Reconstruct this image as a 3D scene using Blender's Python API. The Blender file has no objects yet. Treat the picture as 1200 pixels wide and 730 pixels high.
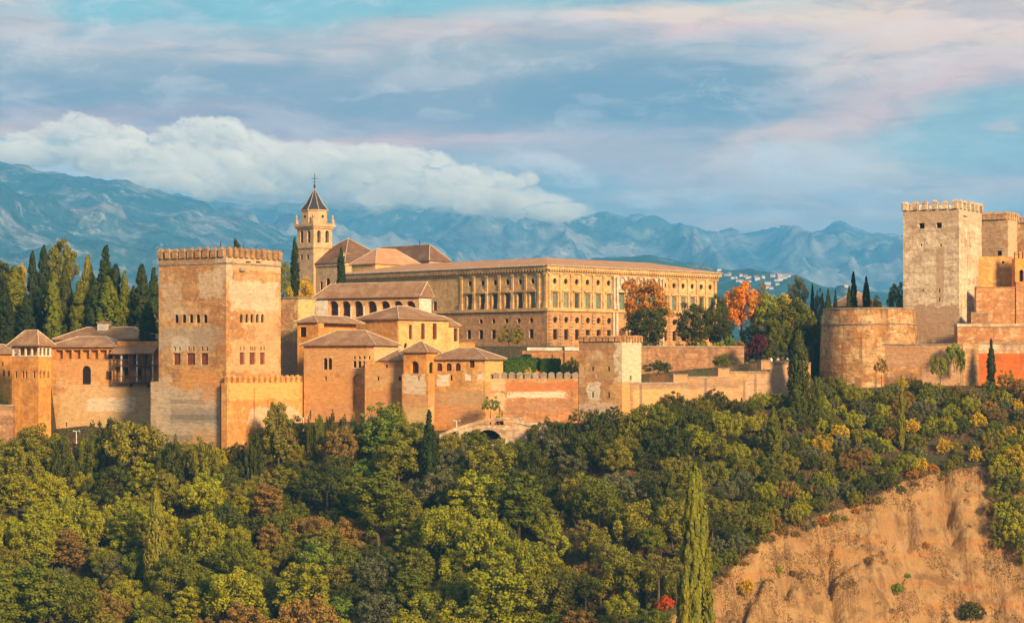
import bpy, math, random
import numpy as np
from mathutils import Vector
R = math.radians
sc = bpy.context.scene
col = sc.collection

# ------------------------------------------------------------------ camera
F, CX, HY = 2600.0, 600.0, 430.0        # focal length, principal column and horizon of the view, in photo pixels
cam = bpy.data.cameras.new('camera'); camo = bpy.data.objects.new('camera', cam); col.objects.link(camo)
camo.location = (0, 0, 0); camo.rotation_euler = (R(90), 0, 0)
cam.sensor_width = 36; cam.lens = 36 * F / 1200; cam.shift_y = 65 / 1200
cam.clip_start = 1; cam.clip_end = 90000
sc.camera = camo
# ------------------------------------------------------------------ light
SUN_AZ = (0.52, -0.85); SUN_EL = 20.0
sun = bpy.data.lights.new('sun', 'SUN'); so = bpy.data.objects.new('sun', sun); col.objects.link(so)
_n = math.hypot(*SUN_AZ); sv = Vector((SUN_AZ[0] / _n * math.cos(R(SUN_EL)), SUN_AZ[1] / _n * math.cos(R(SUN_EL)), math.sin(R(SUN_EL))))
so.rotation_euler = sv.to_track_quat('Z', 'Y').to_euler()
sun.energy = 5.0; sun.angle = R(10); sun.color = (1.0, 0.70, 0.37)
vs = sc.view_settings
vs.view_transform = 'Standard'; vs.look = 'None'; vs.gamma = 1; vs.use_curve_mapping = False; vs.exposure = 0.84
sc.cycles.volume_bounces = 10; sc.cycles.max_bounces = 12; sc.cycles.diffuse_bounces = 2; sc.cycles.glossy_bounces = 1
sc.cycles.transparent_max_bounces = 12; sc.cycles.transmission_bounces = 2
sc.cycles.use_denoising = True

# ------------------------------------------------------------------ node helper
class NT:
    def __init__(s, tree): s.t = tree; s.n = tree.nodes; s.l = tree.links
    def node(s, typ, **kw):
        n = s.n.new(typ)
        for k, v in kw.items(): setattr(n, k, v)
        return n
    def put(s, sock, v):
        if isinstance(v, bpy.types.NodeSocket): s.l.new(v, sock)
        elif v is not None: sock.default_value = v
    def math(s, op, a, b=None, c=None, clamp=False):
        n = s.node('ShaderNodeMath', operation=op, use_clamp=clamp)
        s.put(n.inputs[0], a); s.put(n.inputs[1], b)
        if c is not None: s.put(n.inputs[2], c)
        return n.outputs[0]
    def mapr(s, v, a, b, c=0.0, d=1.0, smooth=True):
        n = s.node('ShaderNodeMapRange'); n.interpolation_type = 'SMOOTHSTEP' if smooth else 'LINEAR'
        s.put(n.inputs[0], v); n.inputs[1].default_value = a; n.inputs[2].default_value = b
        n.inputs[3].default_value = c; n.inputs[4].default_value = d
        return n.outputs[0]
    def mix(s, f, a, b, mode='MIX'):
        n = s.node('ShaderNodeMix', data_type='RGBA', blend_type=mode)
        s.put(n.inputs[0], f)
        for i, v in ((6, a), (7, b)):
            if isinstance(v, tuple) and len(v) == 3: v = (*v, 1)
            s.put(n.inputs[i], v)
        return n.outputs[2]
    def noise(s, vec, scale, detail=4, rough=.55, dist=0.0):
        n = s.node('ShaderNodeTexNoise'); s.put(n.inputs['Vector'], vec)
        n.inputs['Scale'].default_value = scale; n.inputs['Detail'].default_value = detail
        n.inputs['Roughness'].default_value = rough; n.inputs['Distortion'].default_value = dist
        return n.outputs['Fac']
    def mapping(s, vec, loc=(0, 0, 0), scale=(1, 1, 1), rot=(0, 0, 0)):
        n = s.node('ShaderNodeMapping'); s.put(n.inputs[0], vec)
        n.inputs[1].default_value = loc; n.inputs[2].default_value = rot; n.inputs[3].default_value = scale
        return n.outputs[0]
    def comb(s, x, y, z=0.0):
        n = s.node('ShaderNodeCombineXYZ'); s.put(n.inputs[0], x); s.put(n.inputs[1], y); s.put(n.inputs[2], z)
        return n.outputs[0]

# ------------------------------------------------------------------ sky: Nishita and procedural cloud
w = bpy.data.worlds.new('World'); sc.world = w; w.use_nodes = True
T = NT(w.node_tree); T.n.clear()
sky = T.node('ShaderNodeTexSky', sky_type='NISHITA'); sky.sun_disc = False
sky.sun_elevation = R(SUN_EL); sky.sun_rotation = math.atan2(sv.x, sv.y); sky.altitude = 800
sky.air_density = 1.0; sky.dust_density = 0.4; sky.ozone_density = 2.0
bg = T.node('ShaderNodeBackground'); T.put(bg.inputs[0], sky.outputs[0]); bg.inputs[1].default_value = 0.10
tc = T.node('ShaderNodeTexCoord'); sep = T.node('ShaderNodeSeparateXYZ'); T.put(sep.inputs[0], tc.outputs['Generated'])
x, y, z = sep.outputs
az = T.math('ARCTAN2', x, y)
el = T.math('ARCSINE', z)
# warped direction coordinates: everything in the sky is laid out by azimuth and elevation
base = T.comb(az, el, 0.0)
wn = T.node('ShaderNodeTexNoise'); T.put(wn.inputs['Vector'], T.mapping(base, scale=(9, 26, 1))); wn.inputs['Scale'].default_value = 1; wn.inputs['Detail'].default_value = 5
ws = T.node('ShaderNodeSeparateXYZ'); T.put(ws.inputs[0], wn.outputs['Color'])
wx = T.math('MULTIPLY_ADD', ws.outputs[0], 0.10, T.math('SUBTRACT', az, 0.05))
wy = T.math('MULTIPLY_ADD', ws.outputs[1], 0.030, T.math('SUBTRACT', el, 0.015))
def blob(px, py, sx, sy, ang=0.0, lo=1.25, hi=0.35):
    """soft elliptical mask at a sky direction; sizes in photo pixels"""
    a0 = math.atan((px - CX) / F); e0 = (HY - py) / F
    dx = T.math('SUBTRACT', wx, a0); dy = T.math('SUBTRACT', wy, e0)
    c, s_ = math.cos(ang), math.sin(ang)
    rx = T.math('ADD', T.math('MULTIPLY', dx, c * F / sx), T.math('MULTIPLY', dy, s_ * F / sx))
    ry = T.math('ADD', T.math('MULTIPLY', dx, -s_ * F / sy), T.math('MULTIPLY', dy, c * F / sy))
    d = T.math('SQRT', T.math('ADD', T.math('MULTIPLY', rx, rx), T.math('MULTIPLY', ry, ry)))
    return T.mapr(d, lo, hi, 0, 1)
fine = T.noise(T.mapping(base, scale=(16, 60, 1)), 1, 7, .6, .4)
streak = T.noise(T.mapping(base, scale=(7, 55, 1), rot=(0, 0, R(3))), 1, 6, .55, .3)
def cloud(c, mask, color, amt=1.0, tex=fine, lo=.25, hi=.6):
    k = T.math('MULTIPLY', mask, T.mapr(tex, lo, hi, .25, 1))
    return T.mix(T.math('MULTIPLY', k, amt, clamp=True), c, color)
def g(r, g_, b): # display colour -> linear
    f = lambda v: (v / 255 / 12.92) if v < 10.3 else ((v / 255 + .055) / 1.055) ** 2.4
    return (f(r), f(g_), f(b))
#CLOUDS#
cov = T.noise(T.mapping(tc.outputs['Generated'], scale=(2.2, 2.2, 7)), 1, 6, .6, .3)
S = streak; FN = fine
wisp = T.noise(T.mapping(base, scale=(22, 120, 1), rot=(0, 0, R(5))), 1, 7, .62, .5)
c = T.mix(T.mapr(cov, .42, .62), g(138, 165, 166), g(150, 150, 168))
c = T.mix(T.mapr(el, .03, .13), g(202, 188, 178), c)
for px, py, sx, sy, an, rgb, am, tx, lo, hi in [
    (360, 12, 430, 32, 0, (135, 172, 172), 1.0, FN, .0, .1), (900, 6, 95, 16, 0, (138, 175, 176), .9, FN, .0, .2), (1135, 160, 140, 46, 0, (167, 190, 186), .95, S, .05, .35), (560, 30, 60, 20, 0, (155, 175, 171), .7, FN, .1, .4),
    (1140, 20, 230, 60, .05, (242, 195, 159), .95, S, .25, .5), (20, 25, 66, 32, .1, (242, 195, 163), .95, FN, .25, .5),
    (330, 88, 660, 60, -.02, (167, 157, 153), 1.0, S, .0, .3), (230, 60, 360, 14, -.02, (213, 186, 174), .7, wisp, .35, .6), (230, 112, 430, 34, 0, (144, 140, 142), .9, S, .3, .6),
    (760, 100, 420, 62, .0, (163, 155, 151), 1.0, S, .0, .35), (850, 112, 250, 36, .06, (125, 136, 144), .9, S, .25, .55), (640, 80, 200, 40, 0, (152, 147, 147), .8, wisp, .3, .6),
    (700, 38, 320, 24, .03, (242, 190, 168), .85, S, .3, .55), (860, 20, 280, 18, .05, (242, 208, 168), .85, S, .3, .55), (1110, 62, 200, 34, .22, (242, 195, 159), .95, S, .25, .55),
    (1120, 90, 140, 14, .2, (226, 178, 161), .8, wisp, .3, .6), (160, 142, 340, 26, -.02, (228, 158, 146), .95, FN, .15, .45), (30, 148, 80, 24, 0, (242, 182, 154), .95, FN, .25, .5), (470, 158, 340, 40, -.04, (202, 158, 153), .9, S, .2, .5),
    (420, 170, 240, 14, .03, (242, 180, 158), .85, wisp, .3, .55), (620, 168, 260, 24, 0, (240, 178, 161), .8, S, .3, .55), (760, 172, 260, 36, .1, (189, 162, 158), .85, S, .2, .5), (930, 152, 190, 26, .3, (242, 195, 165), 1.0, FN, .2, .5),
    (1060, 120, 150, 30, .25, (242, 188, 165), .9, S, .25, .5), (850, 200, 90, 16, .25, (242, 190, 163), .8, wisp, .3, .5), (900, 222, 270, 46, .0, (213, 180, 168), .9, FN, .1, .45), (990, 186, 120, 26, -.12, (242, 220, 193), 1.0, FN, .25, .5),
    (860, 190, 60, 12, -.1, (242, 210, 188), .8, FN, .3, .5), (1000, 238, 160, 20, -.05, (242, 208, 186), .9, FN, .25, .5), (1150, 215, 90, 14, 0, (242, 204, 185), .8, wisp, .3, .5), (735, 232, 46, 10, 0, (242, 199, 172), .95, FN, .25, .5), (850, 262, 60, 12, 0, (242, 197, 176), .8, FN, .25, .5),
    (620, 198, 50, 22, 0, (233, 199, 185), .9, FN, .25, .5), (735, 210, 30, 8, 0, (236, 201, 185), .8, FN, .25, .5), (670, 215, 90, 18, 0, (149, 161, 165), .8, FN, .15, .45), (1185, 155, 26, 8, 0, (242, 206, 182), .8, FN, .25, .5)]:
    c = cloud(c, blob(px, py, sx, sy, an), g(*rgb), am, tx, lo, hi)
c = T.mix(T.mapr(wisp, .5, .72, 0, .28), c, g(206, 188, 188)); c = T.mix(T.mapr(wisp, .46, .30, 0, .25), c, g(84, 118, 148))
c = T.mix(T.math('MULTIPLY', blob(300, 120, 520, 44, -.01, 1.2, .5), T.mapr(streak, .2, .6, .25, .6)), c, g(118, 114, 132)); c = T.mix(T.math('MULTIPLY', blob(820, 108, 280, 40, .04, 1.2, .5), T.mapr(streak, .2, .6, .2, .6)), c, g(92, 104, 128))
c = T.mix(T.math('MULTIPLY', blob(1080, 60, 230, 46, .18, 1.2, .4), T.mapr(fine, .35, .6, .1, .7)), c, g(240, 208, 190)); c = T.mix(T.math('MULTIPLY', blob(930, 195, 150, 34, .1, 1.2, .4), T.mapr(fine, .35, .6, .1, .7)), c, g(234, 210, 200))
hb = T.noise(T.mapping(T.comb(wx, wy, 7.0), scale=(30, 52, 1)), 1, 8, .6, .2)
for px, py, sx, sy in [(960, 188, 130, 26), (1010, 232, 150, 22), (860, 240, 120, 20), (640, 205, 60, 22), (735, 235, 50, 12), (1140, 235, 60, 18)]:
    c = T.mix(T.math('MULTIPLY', blob(px, py, sx, sy, -.05, 1.2, .4), T.mapr(hb, .42, .58, .0, .85)), c, g(238, 226, 222))
c = T.mix(T.math('MULTIPLY', blob(300, 6, 330, 26, 0, 1.2, .5), .6), c, g(120, 176, 190))
puff = T.noise(T.mapping(T.comb(wx, wy, 0.0), scale=(26, 70, 1), rot=(0, 0, R(4))), 1, 10, .66, .35)
puf2 = T.noise(T.mapping(T.comb(az, el, 3.0), scale=(11, 50, 1), rot=(0, 0, R(-3))), 1, 10, .62, .2)
c = T.mix(T.mapr(puff, .50, .66, 0, .30), c, g(236, 220, 212)); c = T.mix(T.mapr(puff, .50, .34, 0, .26), c, g(96, 112, 136))
c = T.mix(T.mapr(puf2, .52, .64, 0, .30), c, g(232, 210, 204)); c = T.mix(T.mapr(puf2, .48, .36, 0, .30), c, g(100, 114, 138))
# the cumulus bank resting on the mountains: billowing top edge from rounded noise
bn = T.node('ShaderNodeTexVoronoi', feature='SMOOTH_F1'); T.put(bn.inputs['Vector'], T.mapping(T.comb(wx, el, 0.0), scale=(20, 30, 1)))
bn.inputs['Scale'].default_value = 1; bn.inputs['Smoothness'].default_value = .6
bn.inputs['Detail'].default_value = 3; bn.inputs['Roughness'].default_value = .55
billow = bn.outputs['Distance']
def edge(pts):      # piecewise linear elevation against azimuth
    fc = T.node('ShaderNodeFloatCurve'); T.put(fc.inputs['Value'], T.mapr(az, -0.30, 0.30, 0, 1, False))
    cu = fc.mapping.curves[0]; fc.mapping.use_clip = False
    q = [((math.atan((px - CX) / F) + .30) / .60, (HY - py) / F * 4) for px, py in pts]
    cu.points[0].location = q[0]; cu.points[-1].location = q[-1]
    for p in q[1:-1]: cu.points.new(*p)
    fc.mapping.update()
    return T.math('DIVIDE', fc.outputs[0], 4.0)
top = edge([(-140, 150), (0, 158), (60, 142), (95, 134), (150, 152), (210, 146), (245, 138), (290, 162), (330, 176), (380, 166), (440, 166), (500, 176), (560, 196), (620, 222), (680, 248), (700, 300), (1340, 330)])
dd = T.math('SUBTRACT', T.math('ADD', top, T.math('MULTIPLY_ADD', billow, -.030, .016)), el)      # > 0 inside the bank
dd = T.math('ADD', dd, T.math('MULTIPLY', T.math('SUBTRACT', fine, .5), .012))
bank = T.mapr(dd, 0, .004)
shade = T.mapr(T.math('ADD', dd, T.math('MULTIPLY', T.math('SUBTRACT', fine, .5), .05)), .0, .034)
bc = T.mix(shade, g(224, 220, 220), g(142, 152, 168))
bc = T.mix(T.math('MULTIPLY', T.mapr(az, -.06, .03), .7), bc, g(214, 176, 172))
bc = T.mix(T.math('MULTIPLY', T.mapr(T.noise(T.mapping(T.comb(wx, el, 0.0), scale=(60, 90, 1)), 1, 5, .6, .6), .45, .62), .6), bc, g(206, 198, 204))
c = T.mix(bank, c, bc)
c = T.mix(T.mapr(el, .05, -.02), c, g(150, 170, 190))
c = T.mix(1.0, c, (1.06, .95, .84), 'MULTIPLY')      # the air in front adds its own blue
bg2 = T.node('ShaderNodeBackground'); T.put(bg2.inputs[0], c); bg2.inputs[1].default_value = 1.0
cl = T.math('MULTIPLY', T.mapr(el, -.15, .0), .93)
ms = T.node('ShaderNodeMixShader'); T.put(ms.inputs[0], cl); T.l.new(bg.outputs[0], ms.inputs[1]); T.l.new(bg2.outputs[0], ms.inputs[2])
out = T.node('ShaderNodeOutputWorld'); T.l.new(ms.outputs[0], out.inputs[0])
w.cycles.sampling_method = 'MANUAL'; w.cycles.sample_map_resolution = 512

# ------------------------------------------------------------------ mesh helpers
def link(o, parent=None):
    col.objects.link(o)
    if parent: o.parent = parent
    return o
def tag(o, label=None, cat=None, group=None, kind=None):
    if label: o['label'] = label
    if cat: o['category'] = cat
    if group: o['group'] = group
    if kind: o['kind'] = kind
    return o
def empty(name, loc, rz=0.0):
    o = bpy.data.objects.new(name, None); o.location = loc; o.rotation_euler = (0, 0, rz); o.empty_display_size = 1
    return link(o)
class MB:
    def __init__(s): s.v = []; s.f = []
    def add(s, pts, faces):
        b = len(s.v); s.v += [tuple(p) for p in pts]; s.f += [tuple(b + i for i in f) for f in faces]
    def poly(s, pts): s.add(pts, [tuple(range(len(pts)))])
    def box(s, x0, x1, y0, y1, z0, z1, top=0.0):
        """axis box; top > 0 tapers the upper face inwards"""
        t = top
        s.add([(x0, y0, z0), (x1, y0, z0), (x1, y1, z0), (x0, y1, z0), (x0 + t, y0 + t, z1), (x1 - t, y0 + t, z1), (x1 - t, y1 - t, z1), (x0 + t, y1 - t, z1)],
              [(3, 2, 1, 0), (4, 5, 6, 7), (0, 1, 5, 4), (1, 2, 6, 5), (2, 3, 7, 6), (3, 0, 4, 7)])
    def cyl(s, cx, cy, z0, z1, r0, r1=None, n=12, cap=True, ph=0.0):
        r1 = r0 if r1 is None else r1
        p = [(cx + r0 * math.cos(ph + 2 * math.pi * i / n), cy + r0 * math.sin(ph + 2 * math.pi * i / n), z0) for i in range(n)]
        q = [(cx + r1 * math.cos(ph + 2 * math.pi * i / n), cy + r1 * math.sin(ph + 2 * math.pi * i / n), z1) for i in range(n)]
        f = [(i, (i + 1) % n, n + (i + 1) % n, n + i) for i in range(n)]
        if cap: f += [tuple(range(n - 1, -1, -1)), tuple(range(n, 2 * n))]
        s.add(p + q, f)
    def tube(s, a, b, r0, r1=None, n=6):
        r1 = r0 if r1 is None else r1
        a = Vector(a); b = Vector(b); d = (b - a).normalized()
        e = d.orthogonal().normalized(); h = d.cross(e)
        p = [a + r0 * (math.cos(2 * math.pi * i / n) * e + math.sin(2 * math.pi * i / n) * h) for i in range(n)]
        q = [b + r1 * (math.cos(2 * math.pi * i / n) * e + math.sin(2 * math.pi * i / n) * h) for i in range(n)]
        s.add(p + q, [(i, (i + 1) % n, n + (i + 1) % n, n + i) for i in range(n)] + [tuple(range(n - 1, -1, -1)), tuple(range(n, 2 * n))])
    def build(s, name, mat, parent=None, smooth=False):
        me = bpy.data.meshes.new(name); me.from_pydata(s.v, [], s.f); me.update()
        if mat: me.materials.append(mat)
        if smooth: me.polygons.foreach_set('use_smooth', [True] * len(me.polygons))
        return link(bpy.data.objects.new(name, me), parent)

def outline(kind, s0, s1, h0, h1):
    m = (s0 + s1) / 2; rx = (s1 - s0) / 2
    if kind == 'r': return [(s0, h0), (s1, h0), (s1, h1), (s0, h1)]
    if kind == 'a':
        ry = min(rx, (h1 - h0) * .8); hs = h1 - ry
        return [(s0, h0), (s1, h0)] + [(m + rx * math.cos(a), hs + ry * math.sin(a)) for a in [math.pi * i / 10 for i in range(11)]]
    c = (h0 + h1) / 2; ry = (h1 - h0) / 2
    return [(m + rx * math.cos(2 * math.pi * i / 16), c + ry * math.sin(2 * math.pi * i / 16)) for i in range(16)]
def panel(mb, P3, s0, s1, h0, h1, ops, rev=.35):
    """a wall face with real openings; P3(s, h, depth) -> local point; ops = [(kind, s0, s1, h0, h1[, reveal])]"""
    S = sorted({s0, s1} | {o[1] for o in ops} | {o[2] for o in ops}); H = sorted({h0, h1} | {o[3] for o in ops} | {o[4] for o in ops})
    S = [v for v in S if s0 - 1e-6 <= v <= s1 + 1e-6]; H = [v for v in H if h0 - 1e-6 <= v <= h1 + 1e-6]
    for i in range(len(S) - 1):
        for j in range(len(H) - 1):
            cs, ch = (S[i] + S[i + 1]) / 2, (H[j] + H[j + 1]) / 2
            if any(o[1] < cs < o[2] and o[3] < ch < o[4] for o in ops): continue
            mb.poly([P3(S[i], H[j], 0), P3(S[i + 1], H[j], 0), P3(S[i + 1], H[j + 1], 0), P3(S[i], H[j + 1], 0)])
    for o in ops:
        k, a, b, c, d = o[:5]; r = o[5] if len(o) > 5 else rev
        pts = outline(k, a, b, c, d)
        if k == 'a':
            arc = pts[2:]
            mid = len(arc) // 2
            for corner, seg in (((b, d), arc[:mid + 1]), ((a, d), arc[mid:])):
                for q in range(len(seg) - 1): mb.poly([P3(*corner, 0), P3(*seg[q], 0), P3(*seg[q + 1], 0)])
        if k == 'c':
            cn = [(b, d), (a, d), (a, c), (b, c)]
            for q in range(16): mb.poly([P3(*cn[q // 4], 0), P3(*pts[q], 0), P3(*pts[(q + 1) % 16], 0)])
            for q in range(4):
                pass
        n = len(pts)
        for q in range(n):
            p0, p1 = pts[q], pts[(q + 1) % n]
            mb.poly([P3(*p0, 0), P3(*p1, 0), P3(*p1, r), P3(*p0, r)])

# ------------------------------------------------------------------ materials
def newmat(name):
    m = bpy.data.materials.new(name); m.use_nodes = True; t = NT(m.node_tree)
    b = t.n.get('Principled BSDF'); b.inputs['Roughness'].default_value = .9; b.inputs['Specular IOR Level'].default_value = .15
    return m, t, b
_seed = [0]
def wall_mat(name, main, alt, dark, amt=.5, bands=.5, stain=.4, cut=.5, light=None, bump=.5, brick=0.0, patch=.10):
    """weathered rammed earth, plaster and brick"""
    if 'pale' not in name and 'wash' not in name and 'coping' not in name and 'keep' not in name:
        main, alt, dark, light = [q and (min(q[0] * 1.06, .8), q[1] * .95, q[2] * .76) for q in (main, alt, dark, light)]
    m, t, b = newmat(name); _seed[0] += 1; sd = _seed[0] * 13.7
    v = t.mapping(t.node('ShaderNodeTexCoord').outputs['Object'], loc=(sd, sd * .7, sd * .3))
    n1 = t.noise(v, patch, 8, .62, .6)
    c = t.mix(t.math('MULTIPLY', t.mapr(n1, cut - .05, cut + .06), amt * 1.3, clamp=True), main, alt)
    n4 = t.noise(t.mapping(v, loc=(31, 7, 3), scale=(1, 1, 1.6)), patch * 1.9, 8, .65, .5)
    if light: c = t.mix(t.mapr(n4, .55, .62, 0, .8), c, light)
    # rammed-earth lifts and courses
    nb = t.noise(t.mapping(v, scale=(.12, .12, 1.1)), 1, 5, .6)
    c = t.mix(t.math('MULTIPLY', t.mapr(nb, .45, .68), bands), c, dark)
    nc = t.noise(t.mapping(v, loc=(9, 4, 1), scale=(.35, .35, 2.2)), 1, 4, .6)
    nm_ = t.noise(t.mapping(v, loc=(5, 8, 2)), .16, 4, .6)
    c = t.mix(t.math('MULTIPLY', t.math('MULTIPLY', t.mapr(nc, .47, .66), bands * .5), t.mapr(nm_, .4, .62)), c, dark)
    n7 = t.noise(t.mapping(v, loc=(1, 9, 5)), .38, 7, .66, .3)
    c = t.mix(t.mapr(n7, .52, .64, 0, .6), c, dark); c = t.mix(t.mapr(n7, .46, .34, 0, .35), c, tuple(min(1, q * 1.35) for q in main))
    # rain streaks
    ns = t.noise(t.mapping(v, loc=(3, 2, 8), scale=(.9, .9, .05)), 1, 4, .6)
    c = t.mix(t.math('MULTIPLY', t.mapr(ns, .5, .7), stain), c, t.mix(.5, dark, (.10, .06, .035)))
    nf = t.noise(v, 1.3, 6, .7)
    c = t.mix(.55, c, t.mix(t.mapr(nf, .3, .7), (.48, .44, .40), (1.08, 1.06, 1.04)), 'MULTIPLY')
    n10 = t.noise(t.mapping(v, loc=(7, 1, 4), scale=(1, 1, 1.7)), .55, 10, .74, .3)
    c = t.mix(t.mapr(n10, .555, .60, 0, .55), c, tuple(q * .8 for q in dark)); c = t.mix(t.mapr(n10, .43, .39, 0, .45), c, tuple(min(.8, q * 1.3) for q in (light or main)))
    # pits and put-log holes
    vo = t.node('ShaderNodeTexVoronoi'); t.put(vo.inputs['Vector'], t.mapping(v, scale=(.45, .45, 1.15))); vo.inputs['Scale'].default_value = 1
    c = t.mix(t.math('MULTIPLY', t.math('LESS_THAN', vo.outputs['Distance'], .09), .55), c, (.12, .07, .04))
    if brick:
        zc = t.node('ShaderNodeSeparateXYZ'); t.put(zc.inputs[0], v)
        wv = t.math('PINGPONG', zc.outputs[2], .22)
        c = t.mix(t.math('MULTIPLY', t.mapr(wv, .03, .0), brick), c, t.mix(.6, dark, (.2, .14, .09)))
    t.put(b.inputs['Base Color'], c)
    bp = t.node('ShaderNodeBump'); bp.inputs['Strength'].default_value = bump; bp.inputs['Distance'].default_value = .25
    t.put(bp.inputs['Height'], t.math('ADD', nf, t.math('MULTIPLY', t.math('ADD', nc, nb), .5))); t.put(b.inputs['Normal'], bp.outputs[0])
    return m
def plain(name, c, rough=.8, var=.25, scale=1.5):
    m, t, b = newmat(name)
    v = t.node('ShaderNodeTexCoord').outputs['Object']
    n = t.noise(v, scale, 5, .6)
    t.put(b.inputs['Base Color'], t.mix(t.mapr(n, .3, .7), tuple(q * (1 - var) for q in c), tuple(min(1, q * (1 + var)) for q in c)))
    b.inputs['Roughness'].default_value = rough
    return m
def roof_mat(name, c1, c2, c3):
    m, t, b = newmat(name)
    v = t.node('ShaderNodeTexCoord').outputs['Object']
    n = t.noise(t.mapping(v, scale=(1, 1, 1)), 4.5, 3, .8); n2 = t.noise(v, .35, 5, .6); n3 = t.noise(t.mapping(v, scale=(1, 1, 2.5)), 2.2, 4, .7)
    c = t.mix(t.mapr(n, .38, .62), c1, c2); c = t.mix(t.mapr(n2, .42, .68, 0, .7), c, c3)
    c = t.mix(t.mapr(n3, .5, .7, 0, .6), c, tuple(q * .35 for q in c1))
    t.put(b.inputs['Base Color'], c)
    bp = t.node('ShaderNodeBump'); bp.inputs['Strength'].default_value = .8; bp.inputs['Distance'].default_value = .15
    t.put(bp.inputs['Height'], n); t.put(b.inputs['Normal'], bp.outputs[0])
    return m
M = {}
M['comares'] = wall_mat('rammed_earth_tower', (.50, .335, .20), (.43, .22, .10), (.30, .19, .115), .75, .5, .32, .50, (.56, .44, .30), .6, .25)
M['pink_earth'] = wall_mat('old_rammed_earth', (.50, .32, .19), (.45, .24, .12), (.30, .19, .12), .7, .6, .4, .5, (.58, .46, .33), .8, .3)
M['pale_earth'] = wall_mat('pale_rammed_earth', (.60, .45, .31), (.46, .29, .17), (.30, .19, .12), .6, .65, .35, .56, (.68, .56, .42), .8, .3)
M['orange'] = wall_mat('orange_plaster', (.66, .34, .10), (.56, .24, .06), (.40, .20, .09), .5, .25, .25, .52, None, .3, 0, .15)
M['ochre'] = wall_mat('ochre_plaster', (.60, .34, .13), (.54, .25, .08), (.38, .21, .10), .6, .4, .35, .5, (.62, .42, .22), .4, .15)
M['yellow'] = wall_mat('yellow_plaster', (.66, .45, .21), (.58, .34, .13), (.42, .28, .15), .4, .2, .2, .55, None, .3)
M['brick_wall'] = wall_mat('brick_and_earth', (.44, .23, .12), (.52, .30, .17), (.28, .15, .09), .6, .5, .45, .5, (.58, .44, .32), .6, .4)
M['red_plaster'] = wall_mat('red_plaster', (.55, .15, .035), (.48, .12, .03), (.36, .12, .05), .5, .25, .25, .5, None, .2)
M['terrace'] = wall_mat('terrace_rubble', (.40, .24, .16), (.34, .19, .12), (.20, .12, .08), .6, .5, .4, .5, (.48, .34, .24), .8, .35)
M['rubble'] = wall_mat('bastion_rubble', (.56, .38, .22), (.46, .23, .10), (.20, .13, .08), .85, .55, .8, .5, (.66, .52, .36), 1.0, .35, .22)
M['stone'] = wall_mat('sandstone', (.62, .44, .24), (.52, .34, .17), (.38, .26, .15), .5, .3, .3, .52, (.62, .48, .32), .3, .15)
M['stone_low'] = wall_mat('rusticated_sandstone', (.54, .33, .18), (.46, .26, .13), (.30, .18, .11), .5, .4, .3, .52, None, .6, .5)
M['marble'] = wall_mat('pale_marble', (.62, .50, .36), (.55, .43, .29), (.40, .31, .22), .4, .15, .2, .55, None, .2)
M['church'] = wall_mat('church_stone', (.58, .43, .30), (.52, .36, .23), (.40, .28, .19), .4, .25, .2, .55, None, .3, .25)
M['white'] = wall_mat('lime_wash', (.74, .66, .56), (.66, .56, .44), (.5, .4, .3), .4, .1, .2, .55, None, .15)
M['cap'] = wall_mat('grey_coping', (.36, .29, .23), (.28, .22, .17), (.18, .14, .11), .6, .3, .4, .5, None, .4)
M['tile'] = roof_mat('clay_tiles', (.34, .19, .105), (.21, .11, .06), (.44, .27, .16))
M['tile_bright'] = roof_mat('bright_clay_tiles', (.50, .27, .15), (.42, .20, .10), (.54, .33, .20))
M['tile_dark'] = roof_mat('dark_clay_tiles', (.20, .105, .06), (.13, .07, .045), (.27, .16, .10))
M['slate'] = roof_mat('dark_glazed_tiles', (.045, .052, .065), (.03, .033, .042), (.06, .065, .075))
M['ridge'] = plain('mortar_ridge', (.46, .36, .27), .9, .3, 3)
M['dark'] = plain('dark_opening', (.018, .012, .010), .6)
M['wood'] = plain('brown_shutter', (.085, .028, .018), .7)
M['reddoor'] = plain('red_door', (.17, .05, .025), .7)
M['green'] = plain('green_shutter', (.13, .17, .14), .6)
M['brownwood'] = plain('dark_timber', (.10, .05, .028), .8)  # also the dark colour standing in for shade inside arches
M['iron'] = plain('iron', (.04, .04, .045), .5)
M['lampwhite'] = plain('pale_metal', (.6, .6, .58), .4)
M['bronze'] = plain('bronze_bell', (.10, .07, .03), .4)
CLOUDS = True
# ------------------------------------------------------------------ numpy noise and terrain
def _h(ix, iy, s):
    n = (ix.astype(np.int64) * 374761393 + iy.astype(np.int64) * 668265263 + s * 1442695041) & 0xffffffff
    n = ((n ^ (n >> 13)) * 1274126177) & 0xffffffff
    return ((n ^ (n >> 16)) & 0xffff) / 65535.0
def vnoise(x, y, s=0):
    x = np.asarray(x, float); y = np.asarray(y, float)
    ix, iy = np.floor(x), np.floor(y); fx, fy = x - ix, y - iy
    fx = fx * fx * fx * (fx * (fx * 6 - 15) + 10); fy = fy * fy * fy * (fy * (fy * 6 - 15) + 10)
    a, b, c, d = _h(ix, iy, s), _h(ix + 1, iy, s), _h(ix, iy + 1, s), _h(ix + 1, iy + 1, s)
    return (a * (1 - fx) + b * fx) * (1 - fy) + (c * (1 - fx) + d * fx) * fy
def fbm(x, y, o=5, s=0, g_=.5):
    r = 0; a = 1; t = 0
    for i in range(o):
        r = r + a * vnoise(x * 2 ** i + i * 17.3, y * 2 ** i - i * 9.1, s + i); t += a; a *= g_
    return r / t
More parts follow.
